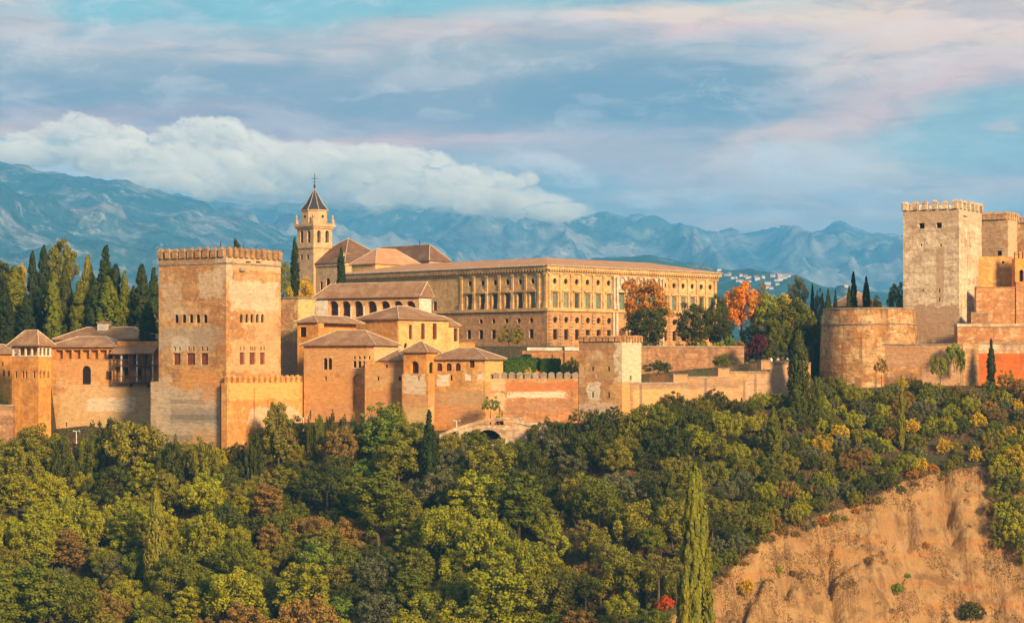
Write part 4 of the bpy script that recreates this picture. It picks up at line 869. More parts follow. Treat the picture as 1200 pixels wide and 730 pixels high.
b.box('upper_cornice', M['church'], -.55, Lu + .55, -.55, Lv + .55, z2 + .003, z3, 0); b.box('cornice_band', M['church'], -.25, Lu + .25, -.25, Lv + .25, z2 - .5, z2)
cx, cy = Lu / 2, Lv / 2; r8 = Lu * .545
z4 = b.z(248, cx, cy)
mb = MB(); mb.cyl(cx, cy, z3 + .003, z4, r8, r8, 8, ph=math.pi / 8); dr = mb.build('drum', M['church'], b.root)
for i in range(8):
    a = math.pi / 4 * i; rr = r8 * math.cos(math.pi / 8); mb = MB(); px_, py_ = cx + rr * math.cos(a), cy + rr * math.sin(a); zz = b.z(254.5, cx, cy)
    d = Vector((math.cos(a), math.sin(a), 0)); mb.tube(Vector((px_, py_, zz)) - d * .2, Vector((px_, py_, zz)) + d * .03, .42, n=12); mb.build('oculus', M['dark'], dr)
mb = MB(); mb.cyl(cx, cy, z4 + .003, z4 + .35, r8 + .25, r8 + .3, 8, ph=math.pi / 8); mb.build('drum_cornice', M['church'], b.root)
z5 = b.z(221.5, cx, cy); mb = MB(); zm = z4 + (z5 - z4) * .35
mb.cyl(cx, cy, z4 + .353, zm, r8 + .35, r8 * .66, 8, ph=math.pi / 8, cap=False); mb.cyl(cx, cy, zm, z5, r8 * .66, .08, 8, ph=math.pi / 8); sp_ = mb.build('spire', M['slate'], b.root)
mb = MB()
for i in range(8):
    a = math.pi / 8 + math.pi / 4 * i; q = lambda r, zz: (cx + r * math.cos(a), cy + r * math.sin(a), zz)
    mb.tube(q(r8 + .35, z4 + .36), q(r8 * .66, zm), .10, n=4); mb.tube(q(r8 * .66, zm), q(.08, z5), .10, .05, n=4)
mb.build('spire_rib', M['ridge'], sp_)
zx = b.z(203, cx, cy); mb = MB(); mb.tube((cx, cy, z5 - .2), (cx, cy, zx), .13, .07); mb.cyl(cx, cy, z5 + .2, z5 + .8, .12, .38, 8); mb.cyl(cx, cy, z5 + .8, z5 + 1.3, .38, .08, 8)
k = zx - 1.5; mb.tube((cx + .65, cy - .65, k), (cx - .65, cy + .65, k), .08); mb.tube((cx + .4, cy - .4, k - .9), (cx - .4, cy + .4, k - .9), .05); mb.build('cross', M['iron'], b.root)
for u_, v_ in ((0, 0), (Lu, 0), (0, Lv), (Lu, Lv)):
    mb = MB(); mb.box(u_ - .35, u_ + .35, v_ - .35, v_ + .35, z3 + .003, z3 + 1.0); mb.cyl(u_, v_, z3 + 1.0, z3 + 1.9, .3, .22, 8); mb.cyl(u_, v_, z3 + 1.9, z3 + 2.5, .34, .03, 8); mb.build('pinnacle', M['church'], b.root)

# ------------------------------------------------------------------ fortress on the right
b = B('round_bastion', 'round stone bastion with battered drum and a string course at the right', 'bastion', 1018, 440, 0, 480)
mb = MB(); n = 64; R0, R1, R2 = 9.75, 9.35, 9.0; zt = b.z(363.5); zm = b.z(381); cy = 0
mb.cyl(0, cy, -4, zm, R0 + .5, R1, n, cap=False)
mb.build('lower_drum', M['rubble'], b.root); mb = MB(); mb.cyl(0, cy, zm + .25, zt, R1 - .02, R2, n); mb.build('upper_drum', M['rubble'], b.root)
mb = MB(); mb.cyl(0, cy, zm, zm + .25, R1 + .22, R1 + .2, n); mb.build('string_course', M['cap'], b.root)
mb = MB(); mb.cyl(0, cy, zt + .003, zt + .3, R2 + .15, R2 + .12, n); mb.build('coping', M['cap'], b.root)

TW = dict(name='keep')
b = B('keep', 'tall pale battlemented keep at the right with two square openings near the top', 'tower', 1124, 440, 59, 420)
Lu, Lv = b.lu(1150.3), b.lv(1058.3); zt = b.z(244.5)
mt = patched('pale', [b.patch('L', 1058, 1124, 246, 262, (.50, .34, .21), .75), b.patch('L', 1097, 1106, 288, 360, (.44, .28, .17), .8), b.patch('L', 1058, 1124, 358, 402, (.40, .25, .16), .9), b.patch('R', 1124, 1150, 246, 262, (.52, .36, .24), .6)], 'keep')
b.block(mt, 0, Lu, 0, Lv, 0, zt, [b.oR('r', 1129, 1134, 253, 254.5), b.oR('r', 1136.6, 1137.8, 287, 290)], [b.oL('r', 1076.6, 1083.4, 261.6, 268, 0, .9), b.oL('r', 1097, 1103.6, 261, 267.4, 0, .9)] + [b.oL('r', x - .8, x + .8, t0, t1) for x, t0, t1 in ((1079.6, 285.6, 289), (1102.6, 285.6, 289), (1081.6, 338.6, 342), (1101, 338, 343), (1101, 348.6, 353.6))])
b.merlons(mt, (0, .3), (0, Lv), 6, 1.15, 1.85, .8, zt); b.merlons(mt, (.3, 0), (Lu, 0), 6, .85, 1.85, .8, zt)
b.merlons(mt, (Lu, .3), (Lu, Lv), 6, 1.15, 1.85, .8, zt); b.merlons(mt, (.3, Lv), (Lu, Lv), 6, .85, 1.85, .8, zt)
b.box('plinth', M['terrace'], -.8, Lu * .5, -.3, Lv + 1, 0, b.z(384)) if False else None
b = B('rear_tower', 'second battlemented tower partly hidden behind the tall pale keep', 'tower', 1181, 458, 59, 400)
Lu, Lv = b.lu(1192.5), b.lv(1146); zt = b.z(257)
mt = patched('earth', [b.patch('L', 1150, 1180, 255, 300, (.44, .30, .2), .6), b.patch('R', 1181, 1192, 255, 330, (.62, .46, .30), .7)], 'rear_tower')  # left face painted darker, right face lighter, as the sun would leave them
b.block(mt, 0, Lu, 0, Lv, 0, zt, [], [b.oL('r', 1168.5, 1174, 294, 299.6)]); b.merlons(mt, (0, .2), (0, Lv), 6, .95, 1.6, .7, zt); b.merlons(mt, (.2, 0), (Lu, 0), 5, .6, 1.6, .7, zt)
b = B('edge_tower', 'battlemented tower cut off by the right edge behind the keep', 'tower', 1240, 466, 62, 400)
Lv = b.lv(1191); zt = b.z(260); b.block(mt, 0, 8, 0, Lv, 0, zt); b.merlons(mt, (0, .2), (0, Lv), 7, .95, 1.6, .7, zt)
b = B('inner_wall', 'sunlit yellow wall joining the keep and the rear tower', 'wall', 1147, 450, 14, 400)
b.block(M['ochre'], 0, b.lu(1191), 0, 1.5, 0, b.z(300.5), [b.oR('r', 1174, 1177, 306, 309)])
b = B('gate_wall', 'bright orange battlemented gate wall at the right edge with a pointed arch', 'wall', 1189.5, 446, 12, 400)
Lg = b.lu(1245); b.block(M['orange'], 0, Lg, 0, 1.5, 0, b.z(303), [(*b.oR('a', 1194.6, 1199.4, 316, 330, 0, .8), M['dark'], 'gateway')]); b.merlons(M['ochre'], (.1, .4), (Lg, .4), 12, .55, 1.5, .6, b.z(303))
b = B('brick_wall', 'dark red brick wall below the sunlit wall beside the keep', 'wall', 1144, 441.5, 8, 400)
Lg = b.lu(1190); b.block(M['brick_wall'], 0, Lg, 0, 1.0, 0, b.z(337)); b.box('coping', M['terrace'], 0, Lg, -.12, 1.1, b.z(337) + .003, b.z(336)); b.box('pier', M['brick_wall'], Lg + .003, Lg + 3.5, -.3, 1.2, 0, b.z(330))
b = B('small_block', 'small square brick block at the foot of the keep', 'building', 1138, 437, 8, 400)
b.block(M['terrace'], 0, b.lu(1163), 0, 2, -3, b.z(367)); b.box('coping', M['cap'], 0, b.lu(1163), -.1, 2.1, b.z(367) + .003, b.z(366))
b = B('rampart_wall', 'upper orange rampart with a thick pale coping at the right edge', 'wall', 1122, 433, 3, 430)
Lg = b.lu(1260); b.block(M['brick_wall'], 0, Lg, 0, 2.4, -3, b.z(383)); b.box('coping', M['pale_earth'], -.1, Lg, -.2, 2.5, b.z(383) + .003, b.z(379.4))
b = B('rampart_wall', 'bright red plastered rampart below the upper one at the right edge', 'wall', 1146, 428, 3, 475)
Lg = b.lu(1260)
b.block(M['red_plaster'], 0, Lg, 0, 1.6, 0, b.z(414)); b.block(M['pale_earth'], 0, Lg, 0, 1.6, b.z(414) + .003, b.z(403), name='upper_band'); b.box('coping', M['cap'], -.1, Lg, -.15, 1.7, b.z(403) + .003, b.z(401.6))
b.box('pier', M['pink_earth'], b.lu(1127.5), -.005, -.6, 1.7, 0, b.z(402.5))
b = B('front_wall', 'rubble wall overgrown with creepers in front of the round bastion and the keep', 'wall', 1128, 427, 76, 480)
Lv = b.lv(1024); mt = patched('earth', [b.patch('L', 1030, 1120, 405, 430, (.42, .25, .15), .6), b.patch('L', 1080, 1128, 428, 450, (.55, .33, .2), .7)], 'front')
b.block(mt, 0, 1.5, 0, Lv, 0, b.z(404)); b.box('coping', M['cap'], -.15, 1.6, 0, Lv, b.z(404) + .003, b.z(402.6))
b = B('tiled_house', 'house with a low brown pyramid roof behind the round bastion', 'house', 1004, 500, 45, 420)
b.block(M['ochre'], 0, b.lu(1030), 0, b.lv(977), 0, b.z(359)); b.hip(M['tile'], 0, b.lu(1030), 0, b.lv(977), b.z(359) + .003, 3.4, .6)
b = B('garden_building', 'low pale flat roofed building below the stone palace corner', 'building', 690, 440, 80, 450)
b.block(M['brick_wall'], 0, 4, 0, b.lv(612), -3, b.z(411)); b.box('flat_roof', M['white'], -.3, 4.3, b.lv(655), b.lv(618), b.z(411) + .003, b.z(407))
b.box('flat_roof', M['white'], -.3, 4.3, b.lv(678), b.lv(662), b.z(411) + .003, b.z(406.4)); b.box('brick_bay', M['brick_wall'], -.4, -.004, b.lv(692), b.lv(662), -1, b.z(412))
# path wall and bridge arch below the walls
b = B('stone_bridge', 'pale stone path wall with a low arch at the foot of the ramparts', 'bridge', 642, 388, 84, 530)
o1 = (*b.oL('a', 556, 588, 503.5, 520, 0, 2.0), M['dark'], 'arch_shade_panel')  # near-black panel stands in for the shade under the arch
mb = MB(); seg = [(642, 500), (620, 499), (600, 494), (588, 493), (560, 497), (535, 505), (515, 513)]
PLL = lambda a, h, d: (d, a, h)
b.block(M['pale_earth'], 0, 2.5, b.lv(600), b.lv(550), 0, b.z(498), [], [o1])
for (a, ta), (c_, tc_) in zip(seg[:-1], seg[1:]):
    if 550 < (a + c_) / 2 < 600: continue
    b.box('parapet', M['pale_earth'], 0.01, 2.4, b.lv(a), b.lv(c_) + .0, 0, b.z((ta + tc_) / 2))
pp = MB()
for (a, ta), (c_, tc_) in zip(seg[:-1], seg[1:]):
    s0, s1 = b.lv(a), b.lv(c_); h0, h1 = b.z(ta), b.z(tc_)
    pp.add([(-.2, s0, h0), (2.7, s0, h0), (2.7, s0, h0 + .6), (-.2, s0, h0 + .6), (-.2, s1, h1), (2.7, s1, h1), (2.7, s1, h1 + .6), (-.2, s1, h1 + .6)], [(0, 1, 2, 3), (7, 6, 5, 4), (0, 4, 5, 1), (1, 5, 6, 2), (2, 6, 7, 3), (3, 7, 4, 0)])
pp.build('coping', M['pale_earth'], b.root)
# ------------------------------------------------------------------ plants
def leaf_mat(name, trans=.25):
    m, t, b = newmat(name)
    oi = t.node('ShaderNodeObjectInfo'); ge = t.node('ShaderNodeNewGeometry')
    v = t.node('ShaderNodeTexCoord').outputs['Object']
    r = ge.outputs['Random Per Island']
    hs = t.node('ShaderNodeHueSaturation'); t.put(hs.inputs['Color'], oi.outputs['Color'])
    n = t.noise(v, .55, 3, .6)
    t.put(hs.inputs['Hue'], t.math('ADD', t.mapr(n, .3, .7, .478, .518, False), t.math('MULTIPLY', r, .012)))
    t.put(hs.inputs['Saturation'], t.mapr(n, .3, .7, 1.05, .95, False))
    t.put(hs.inputs['Value'], t.math('MULTIPLY', t.mapr(r, 0, 1, .74, 1.28, False), t.mapr(n, .3, .7, 1.15, .85, False)))
    t.put(b.inputs['Base Color'], hs.outputs[0]); b.inputs['Roughness'].default_value = .7
    tr = t.node('ShaderNodeBsdfTranslucent'); t.put(tr.inputs[0], hs.outputs[0])
    mx = t.node('ShaderNodeMixShader'); mx.inputs[0].default_value = trans
    t.l.new(b.outputs[0], mx.inputs[1]); t.l.new(tr.outputs[0], mx.inputs[2]); t.l.new(mx.outputs[0], t.n['Material Output'].inputs[0])
    return m
LEAF = leaf_mat('leaves')
BARK = plain('bark', (.11, .075, .05), .9, .4, 3)
def quads(P_, N_, size, rng, name, aspect=1.0, up=False):
    n = len(P_); N_ = N_ / (np.linalg.norm(N_, axis=1, keepdims=True) + 1e-9)
    ref = np.tile([0, 0, 1.0], (n, 1)) if up else rng.normal(size=(n, 3))
    a = np.cross(N_, ref); a /= np.linalg.norm(a, axis=1, keepdims=True) + 1e-9; b_ = np.cross(a, N_)
    s = (size * rng.uniform(.6, 1.35, n))[:, None]
    a = a * s * .5; b_ = b_ * s * .5 * aspect
    co = np.stack([P_ - a * .9 - b_, P_ + a - b_ * .7, P_ + a * .8 + b_, P_ - a + b_ * .8], 1).reshape(-1, 3)
    me = bpy.data.meshes.new(name); me.vertices.add(len(co)); me.vertices.foreach_set('co', co.ravel())
    me.loops.add(4 * n); me.loops.foreach_set('vertex_index', np.arange(4 * n, dtype=np.int32))
    me.polygons.add(n); me.polygons.foreach_set('loop_start', np.arange(0, 4 * n, 4, dtype=np.int32)); me.polygons.foreach_set('loop_total', np.full(n, 4, dtype=np.int32))
    me.update(calc_edges=True); me.materials.append(LEAF)
    return me
def sph(rng, n):
    v = rng.normal(size=(n, 3)); return v / np.linalg.norm(v, axis=1, keepdims=True)
def blob_crown(name, seed, rx, rz, zc, nb, br, per, leaf, low=-.55, core=700, open_=0.0):
    """billowing clumps, each a ball of small leaves, spread over and inside an uneven egg"""
    rng = np.random.default_rng(seed); Ps, Ns = [], []
    ph = rng.uniform(0, 6.28, 3); gold = math.pi * (3 - math.sqrt(5))
    for i in range(nb):
        zz = 1 - (i + .5) / nb * (1 - low); th = gold * i + rng.uniform(-.4, .4); rr_ = math.sqrt(max(0, 1 - zz * zz)); d = np.array([rr_ * math.cos(th), rr_ * math.sin(th), zz + rng.uniform(-.08, .08)])
        wob = 1 + .15 * math.sin(3 * th + ph[0]) + .10 * math.sin(2 * th + 4 * zz + ph[1])
        rr = rng.uniform(.74, 1.04) * wob * (1 - open_ * rng.uniform(0, .6))
        c = np.array([d[0] * rx * rr, d[1] * rx * rr, zc + d[2] * rz * rr]); r = rng.uniform(*br) * rng.uniform(.7, 1.0)
        for j in range(4):      # each bough carries a few tufts
            cj = c + sph(rng, 1)[0] * r * (.55 if j else 0) * np.array([1, 1, .7]); rj = r * (.8 if j == 0 else rng.uniform(.4, .62))
            m = max(12, int(per * (rj / br[1]) ** 1.8)); q = sph(rng, m)
            rad = rj * rng.uniform(.62, 1.0, m)[:, None] ** .6 * (1 + rng.normal(size=(m, 1)) * .07)
            Ps.append(cj + q * rad); Ns.append(q + rng.normal(size=(m, 3)) * .34)
    if core:
        q = sph(rng, core) * (rng.uniform(0, 1, core)[:, None] ** .4) * .82; Ps.append(q * np.array([rx, rx, rz]) + np.array([0, 0, zc])); Ns.append(sph(rng, core))
    return quads(np.concatenate(Ps), np.concatenate(Ns), leaf, rng, name)
def column_crown(name, seed, r, h, z0, n, leaf, tips=1, rag=.2, belly=.35):
    """upright plumes of foliage around a spindle"""
    rng = np.random.default_rng(seed); Ps, Ns = [], []
    for k in range(tips):
        off = rng.normal(size=2) * r * .38 * (k > 0); hk = h * (1 - .16 * k * rng.uniform(.6, 1.4)); rk = r * (1 if k == 0 else .7)
        prof = lambda t: np.where(t < belly, .70 + .30 * np.sin(t / belly * math.pi / 2), np.clip(1 - ((t - belly) / (1 - belly)) ** 1.8, 0, 1) ** .85) if r < 2.5 else np.clip((1 - t) / .7, 0, 1) ** .55
        m0 = int(120 * h / r / 12 * max(1, (r / 1.25) ** 2) * (1.2 if k == 0 else .7)); t0 = rng.uniform(0, .97, m0); a0 = rng.uniform(0, 2 * math.pi, m0)
        per = int(n / tips / m0 * (1.2 if k == 0 else .8))
        for t_, a_ in zip(t0, a0):      # each plume
            pr = float(prof(np.array(t_))); R0 = rk * pr * rng.uniform(.72, .98); pl = rng.uniform(.5, 1.0) * min(r * 1.0, 1.0); pw = max(.12, min(rk, 1.15) * (.26 + .12 * rag / .2) * (.4 + .6 * pr)) * rng.uniform(.7, 1.2)
            q = sph(rng, per); q[:, 2] = q[:, 2] * pl / pw
            c = np.array([R0 * math.cos(a_) + off[0], R0 * math.sin(a_) + off[1], z0 + t_ * hk])
            Ps.append(c + q * pw * rng.uniform(.5, 1, (per, 1)) * np.array([1 - .0 * t_, 1, 1])); nn = q.copy(); nn[:, 2] = nn[:, 2] * pw / pl; Ns.append(nn + np.array([math.cos(a_), math.sin(a_), .1]) * .6 + rng.normal(size=(per, 3)) * .4)
        mc = int(n * .12); t = rng.uniform(0, 1, mc); a = rng.uniform(0, 6.28, mc); rr = rk * prof(t) * rng.uniform(.3, .8, mc); Ps.append(np.stack([rr * np.cos(a) + off[0], rr * np.sin(a) + off[1], z0 + t * hk], 1)); Ns.append(np.stack([np.cos(a), np.sin(a), a * 0 + .2], 1))
    P_ = np.concatenate(Ps); P_[:, 2] = np.maximum(P_[:, 2], z0 * .3)
    return quads(P_, np.concatenate(Ns), leaf, rng, name, 1.25, True)
def trunk_mesh(name, seed, h, r, spread, n=5):
    rnd = random.Random(seed); mb = MB(); p = Vector((0, 0, -1.0)); k = 4; lean = Vector((rnd.uniform(-.1, .1), rnd.uniform(-.1, .1), 1))
    last = p
    for i in range(k):
        q = last + lean * ((h * .55 + 1) / k) + Vector((rnd.uniform(-.12, .12), rnd.uniform(-.12, .12), 0)); mb.tube(last, q, r * (1 - .15 * i), r * (1 - .15 * (i + 1)), 7); last = q
    for i in range(n):
        a = 2 * math.pi * i / n + rnd.uniform(-.4, .4); m = last + Vector((math.cos(a) * spread * .5, math.sin(a) * spread * .5, h * .22)); e = m + Vector((math.cos(a) * spread * .4, math.sin(a) * spread * .4, h * .22))
        mb.tube(last - Vector((0, 0, .2)), m, r * .42, r * .26, 5); mb.tube(m, e, r * .26, r * .1, 5)
    me = bpy.data.meshes.new(name); me.from_pydata(mb.v, [], mb.f); me.update(); me.materials.append(BARK); return me
# native sizes: (crown meshes, trunk meshes, width, height)
K = {}
K['broad'] = ([blob_crown('crown', 10 + i, 3.3, 3.3, 5.5, 44, (.85, 1.35), 175, .21) for i in range(7)], [trunk_mesh('trunk', i, 8, .26, 2.2) for i in range(3)], 8.6, 9.6)
K['full'] = ([blob_crown('crown', 150 + i, 3.3, 4.2, 4.9, 58, (.85, 1.35), 165, .21, -.95) for i in range(4)], [trunk_mesh('trunk', 5 + i, 8, .26, 2.2) for i in range(2)], 8.0, 9.8)
K['bole'] = ([blob_crown('crown', 160 + i, 4.0, 4.6, 15.5, 66, (.95, 1.45), 170, .25, -.8) for i in range(2)], [trunk_mesh('trunk', 8, 20, .4, 2.6)], 9.6, 20.6)
K['oak'] = ([blob_crown('crown', 30 + i, 3.4, 2.7, 3.9, 60, (.65, 1.05), 120, .18, -.7) for i in range(6)], [trunk_mesh('trunk', 10 + i, 6, .28, 2.2) for i in range(3)], 8.0, 7.2)
K['tall'] = ([blob_crown('crown', 50 + i, 2.3, 4.6, 7.0, 50, (.75, 1.15), 160, .21, -.85) for i in range(4)], [trunk_mesh('trunk', 20 + i, 11, .24, 1.4) for i in range(2)], 6.4, 12.4)
K['open'] = ([blob_crown('crown', 70 + i, 3.1, 3.2, 6.0, 30, (.6, 1.05), 120, .19, -.4, 60, .45) for i in range(3)], [trunk_mesh('trunk', 30 + i, 9.5, .22, 2.4, 7) for i in range(3)], 7.8, 9.9)
K['bush'] = ([blob_crown('crown', 90 + i, 1.7, 1.5, 1.5, 30, (.40, .72), 90, .15, -.5, 250) for i in range(6)], [trunk_mesh('trunk', 40, 2.4, .09, .8)], 4.5, 3.5)
K['cypress'] = ([column_crown('crown', 110 + i, 1.25, 15, .8, 9000, .19, 1 + i % 2, .14) for i in range(4)], [trunk_mesh('trunk', 50, 5, .22, .3, 3)], 3.0, 16.4)
K['giant'] = ([column_crown('crown', 170 + i, 2.6, 30, .8, 90000, .16, 1, .12, .3) for i in range(2)], [trunk_mesh('trunk', 50, 9, .35, .3, 3)], 5.4, 31.5)
K['cedar'] = ([column_crown('crown', 130 + i, 2.2, 12, 1.0, 15000, .2, 2 + i % 2, .3, .25) for i in range(3)], [trunk_mesh('trunk', 60, 5, .28, .6, 3)], 5.6, 13.4)
C = dict(dark=(.076, .084, .010), mid=(.145, .155, .010), yg=(.29, .28, .012), yellow=(.55, .36, .02), orange=(.66, .235, .015), brown=(.27, .165, .035), grey=(.150, .150, .060), lime=(.165, .22, .025),
         rust=(.46, .195, .025), purple=(.10, .016, .026), olive=(.215, .190, .018), cyp=(.044, .060, .012), cypl=(.22, .205, .018), red=(.55, .10, .02))
CN = dict(dark='dark green', mid='mid green', yg='yellow green', yellow='bright yellow', orange='bright orange', brown='russet brown', grey='grey green', lime='fresh green', rust='rust coloured', purple='deep purple', olive='olive green', cyp='dark', cypl='golden green', red='red')
NAMES = dict(bole='broadleaf_tree', full='broadleaf_tree', giant='cypress_tree', broad='broadleaf_tree', oak='round_tree', tall='tall_tree', open='open_tree', bush='bush', cypress='cypress_tree', cedar='conifer_tree')
prnd = random.Random(5); registry = []
def slope_y(px, py, y=424.0, lo=200):
    """distance at which the line of sight (px, py) meets the slope"""
    while y > lo and HY - F * gz((px - CX) / F * y, y) / y < py: y -= .4
    return y
def plant(kind, colr, x, y, width, height, zbase=None, label=None, group=None, trunk=True, zone=True):
    crowns, trunks, w0, h0 = K[kind]
    z0 = gz(x, y) - .15 if zbase is None else zbase
    e = empty(NAMES[kind], (x, y, z0), prnd.uniform(0, 6.28)); e.scale = (width / w0, width / w0, height / h0)
    e['category'] = 'bush' if kind == 'bush' else 'tree'
    cr = link(bpy.data.objects.new('crown', prnd.choice(crowns)), e)
    j = prnd.uniform(.85, 1.15); c = C[colr]; cr.color = (c[0] * j * prnd.uniform(.93, 1.07), c[1] * j, c[2] * j, 1)
    if trunk: link(bpy.data.objects.new('trunk', prnd.choice(trunks)), e)
    if label: e['label'] = label
    if group: e['group'] = group
    if not label: registry.append((e, kind, colr, CX + F * x / y, HY - F * (z0 + height * .6) / y))
    return e
def px_plant(kind, colr, px, top, wpx, Y, label, base=None, group=None, trunk=True):
    x = (px - CX) / F * Y; zt = (HY - top) / F * Y
    z0 = gz(x, Y) - .2 if base is None else (HY - base) / F * Y
    return plant(kind, colr, x, Y, wpx / F * Y, max(zt - z0, 1.0), z0, label, group, trunk)
# cypresses and garden trees on the hilltop, far left
G1 = 'cypress trees crowded on the hilltop at the far left'
for q in [('cypress', 'mid', 17, 309, 30, 450, 'fat mid green cypress second from the left edge'), ('bole', 'dark', 3, 305, 44, 470, 'dark green broadleaf tree cut off by the left edge, behind the cypresses'),
          ('bole', 'yellow', 24, 308, 16, 480, 'yellow tree peeking out between the leftmost cypresses'),
          ('cypress', 'cyp', 31, 342, 18, 444, 'short dark cypress just above the slim lookout tower roof'), ('cypress', 'cyp', 38, 290, 15, 462, 'tall thin cypress left of the rounded yellow green tree, the taller of two'),
          ('cypress', 'cyp', 51, 283, 18, 466, 'tallest cypress touching the left flank of the rounded yellow green tree'), ('bole', 'olive', 71, 281, 46, 474, 'big rounded olive green tree rising among the left cypresses'),
          ('cedar', 'dark', 76, 312, 26, 455, 'broad dark conifer in front of the rounded olive green tree'), ('cypress', 'mid', 93, 326, 20, 452, 'medium cypress right of the broad dark conifer'),
          ('cedar', 'olive', 103, 296, 24, 468, 'ragged cypress with a thin tip between two darker ones'), ('cypress', 'cyp', 111, 322, 18, 450, 'blunt dark cypress left of the tallest spire shaped one'),
          ('cypress', 'cyp', 124, 285, 25, 462, 'tall heavy dark cypress above the square chimney'), ('cypress', 'mid', 127, 320, 24, 449, 'mid green cypress in front of the tall heavy dark one'),
          ('cypress', 'cyp', 136, 306, 18, 458, 'dark cypress leaning on the right of the tall heavy one'), ('cypress', 'mid', 146, 313, 14, 455, 'thin mid green cypress standing alone right of the crowd'),
          ('cypress', 'cyp', 156, 332, 15, 460, 'small dark cypress behind the garden pavilion'), ('cypress', 'cyp', 166, 306, 20, 452, 'sharp pointed dark cypress near the widest tower'), ('cypress', 'cyp', 180, 310, 15, 455, 'cypress half hidden by the left edge of the widest tower'),
          ('cypress', 'cyp', 173, 352, 18, 436, 'low dark cypress in front of the pavilion roof beside the widest tower'), ('cypress', 'mid', 62, 318, 18, 452, 'mid green cypress in front of the rounded olive tree'), ('cypress', 'cyp', 5, 330, 20, 444, 'dark cypress at the left edge above the orange house')]:
    k, c_, px, top, wd, Y, lb = q; px_plant(k, c_, px, top, wd * (1.3 if k != 'bole' else 1), Y, lb, base=412, group=G1)
for i in range(16):
    px_plant('full', ['dark', 'mid', 'olive'][i % 3], i * 11.5 + 2, 330 + (i * 37) % 30, 30, 474 + (i * 7) % 12, None, base=415, group='trees behind the hilltop cypresses')
px_plant('cypress', 'cyp', 258.5, 281, 5, 470, 'thin cypress tip showing above the left battlements of the widest tower', base=390)
px_plant('bole', 'cyp', 276.5, 278.5, 11, 470, 'dark round tree top peeping over the widest tower', base=390)
px_plant('cypress', 'mid', 285.5, 280, 5, 470, 'small cypress tip right of the round tree top above the widest tower', base=390)
px_plant('cypress', 'cyp', 345.5, 275, 13, 480, 'tall slender cypress in front of the bell tower', base=352)
px_plant('cypress', 'cyp', 399.6, 288, 12, 520, 'dark cypress in front of the church wall', base=345)
px_plant('full', 'olive', 333, 306, 22, 500, 'olive green tree between the widest tower and the slender cypress', base=352)
px_plant('full', 'yellow', 355, 325, 32, 485, 'golden yellow tree at the foot of the bell tower', base=360)
px_plant('bush', 'yellow', 341, 333, 18, 480, 'golden bush at the foot of the slender cypress', base=360)
# terrace trees beside the stone palace
px_plant('open', 'olive', 599, 379, 44, 426, 'thin feathery olive tree in front of the stone palace left front', base=424)
px_plant('full', 'rust', 757, 321, 64, 478, 'rust orange tree covering the middle of the stone palace front', base=404)
px_plant('full', 'dark', 759, 356, 56, 462, 'dark green tree in front of the rust orange one', base=408)
px_plant('full', 'dark', 814, 354, 50, 464, 'rounded dark tree before the right end of the stone palace', base=408)
px_plant('full', 'dark', 840, 344, 32, 470, 'tall dark tree at the right corner of the stone palace', base=408)
px_plant('full', 'dark', 846, 372, 34, 466, 'dark tree under the bright orange tree', base=408)
px_plant('broad', 'orange', 870, 328, 56, 474, 'bright orange tree right of the stone palace', base=410)
px_plant('tall', 'brown', 893, 332, 22, 482, 'narrow russet brown tree behind the bright orange one', base=405)
px_plant('full', 'yg', 901, 342, 44, 470, 'yellow green tree between the orange tree and the big green one', base=410)
px_plant('full', 'mid', 926, 346, 62, 456, 'largest green tree left of the round bastion', base=424)
px_plant('full', 'yellow', 918, 343, 26, 468, 'golden tree top behind the largest green tree', base=410)
px_plant('oak', 'mid', 912, 375, 34, 448, 'mid green spreading tree above the purple shrub', base=424)
px_plant('full', 'grey', 933, 322, 30, 490, 'grey green tree rising behind the largest green tree', base=405)
px_plant('full', 'dark', 955, 372, 26, 452, 'dark tree squeezed against the round bastion', base=424)
px_plant('oak', 'grey', 960, 338, 18, 484, 'pale grey green tree right of the grey green one', base=400)
px_plant('cypress', 'cyp', 952, 330, 7, 478, 'narrow cypress right of the grey green tree', base=400)
px_plant('full', 'mid', 880, 380, 30, 468, 'mid green tree under the right side of the bright orange tree', base=412)
px_plant('full', 'dark', 912, 362, 34, 462, 'dark tree between the yellow green tree and the largest green tree', base=414)
px_plant('full', 'olive', 946, 362, 34, 458, 'olive tree between the largest green tree and the round bastion', base=420)
px_plant('bush', 'purple', 889, 388, 34, 440, 'deep purple leaved shrub on the terrace', base=427)
px_plant('bush', 'dark', 905, 402, 30, 436, 'dark shrub below the purple one', base=430)
px_plant('cypress', 'cyp', 970.5, 337, 9, 462, 'leftmost small cypress above the round bastion', base=380)
px_plant('cypress', 'cyp', 979, 338.5, 6, 464, 'smallest cypress above the round bastion', base=380)
px_plant('cypress', 'cypl', 995, 333, 8, 462, 'light green cypress beside the tallest one above the round bastion', base=380)
px_plant('cypress', 'cyp', 1000, 316, 10, 466, 'tallest cypress above the round bastion', base=380)
px_plant('cypress', 'cyp', 1015, 322, 11, 466, 'wide dark cypress just right of the tallest one above the round bastion', base=380)
px_plant('full', 'mid', 1051, 330, 26, 466, 'green tree touching the left side of the tall keep', base=385)
px_plant('full', 'mid', 1027, 347, 16, 500, 'small green tree behind the tiled house and the round bastion', base=375)
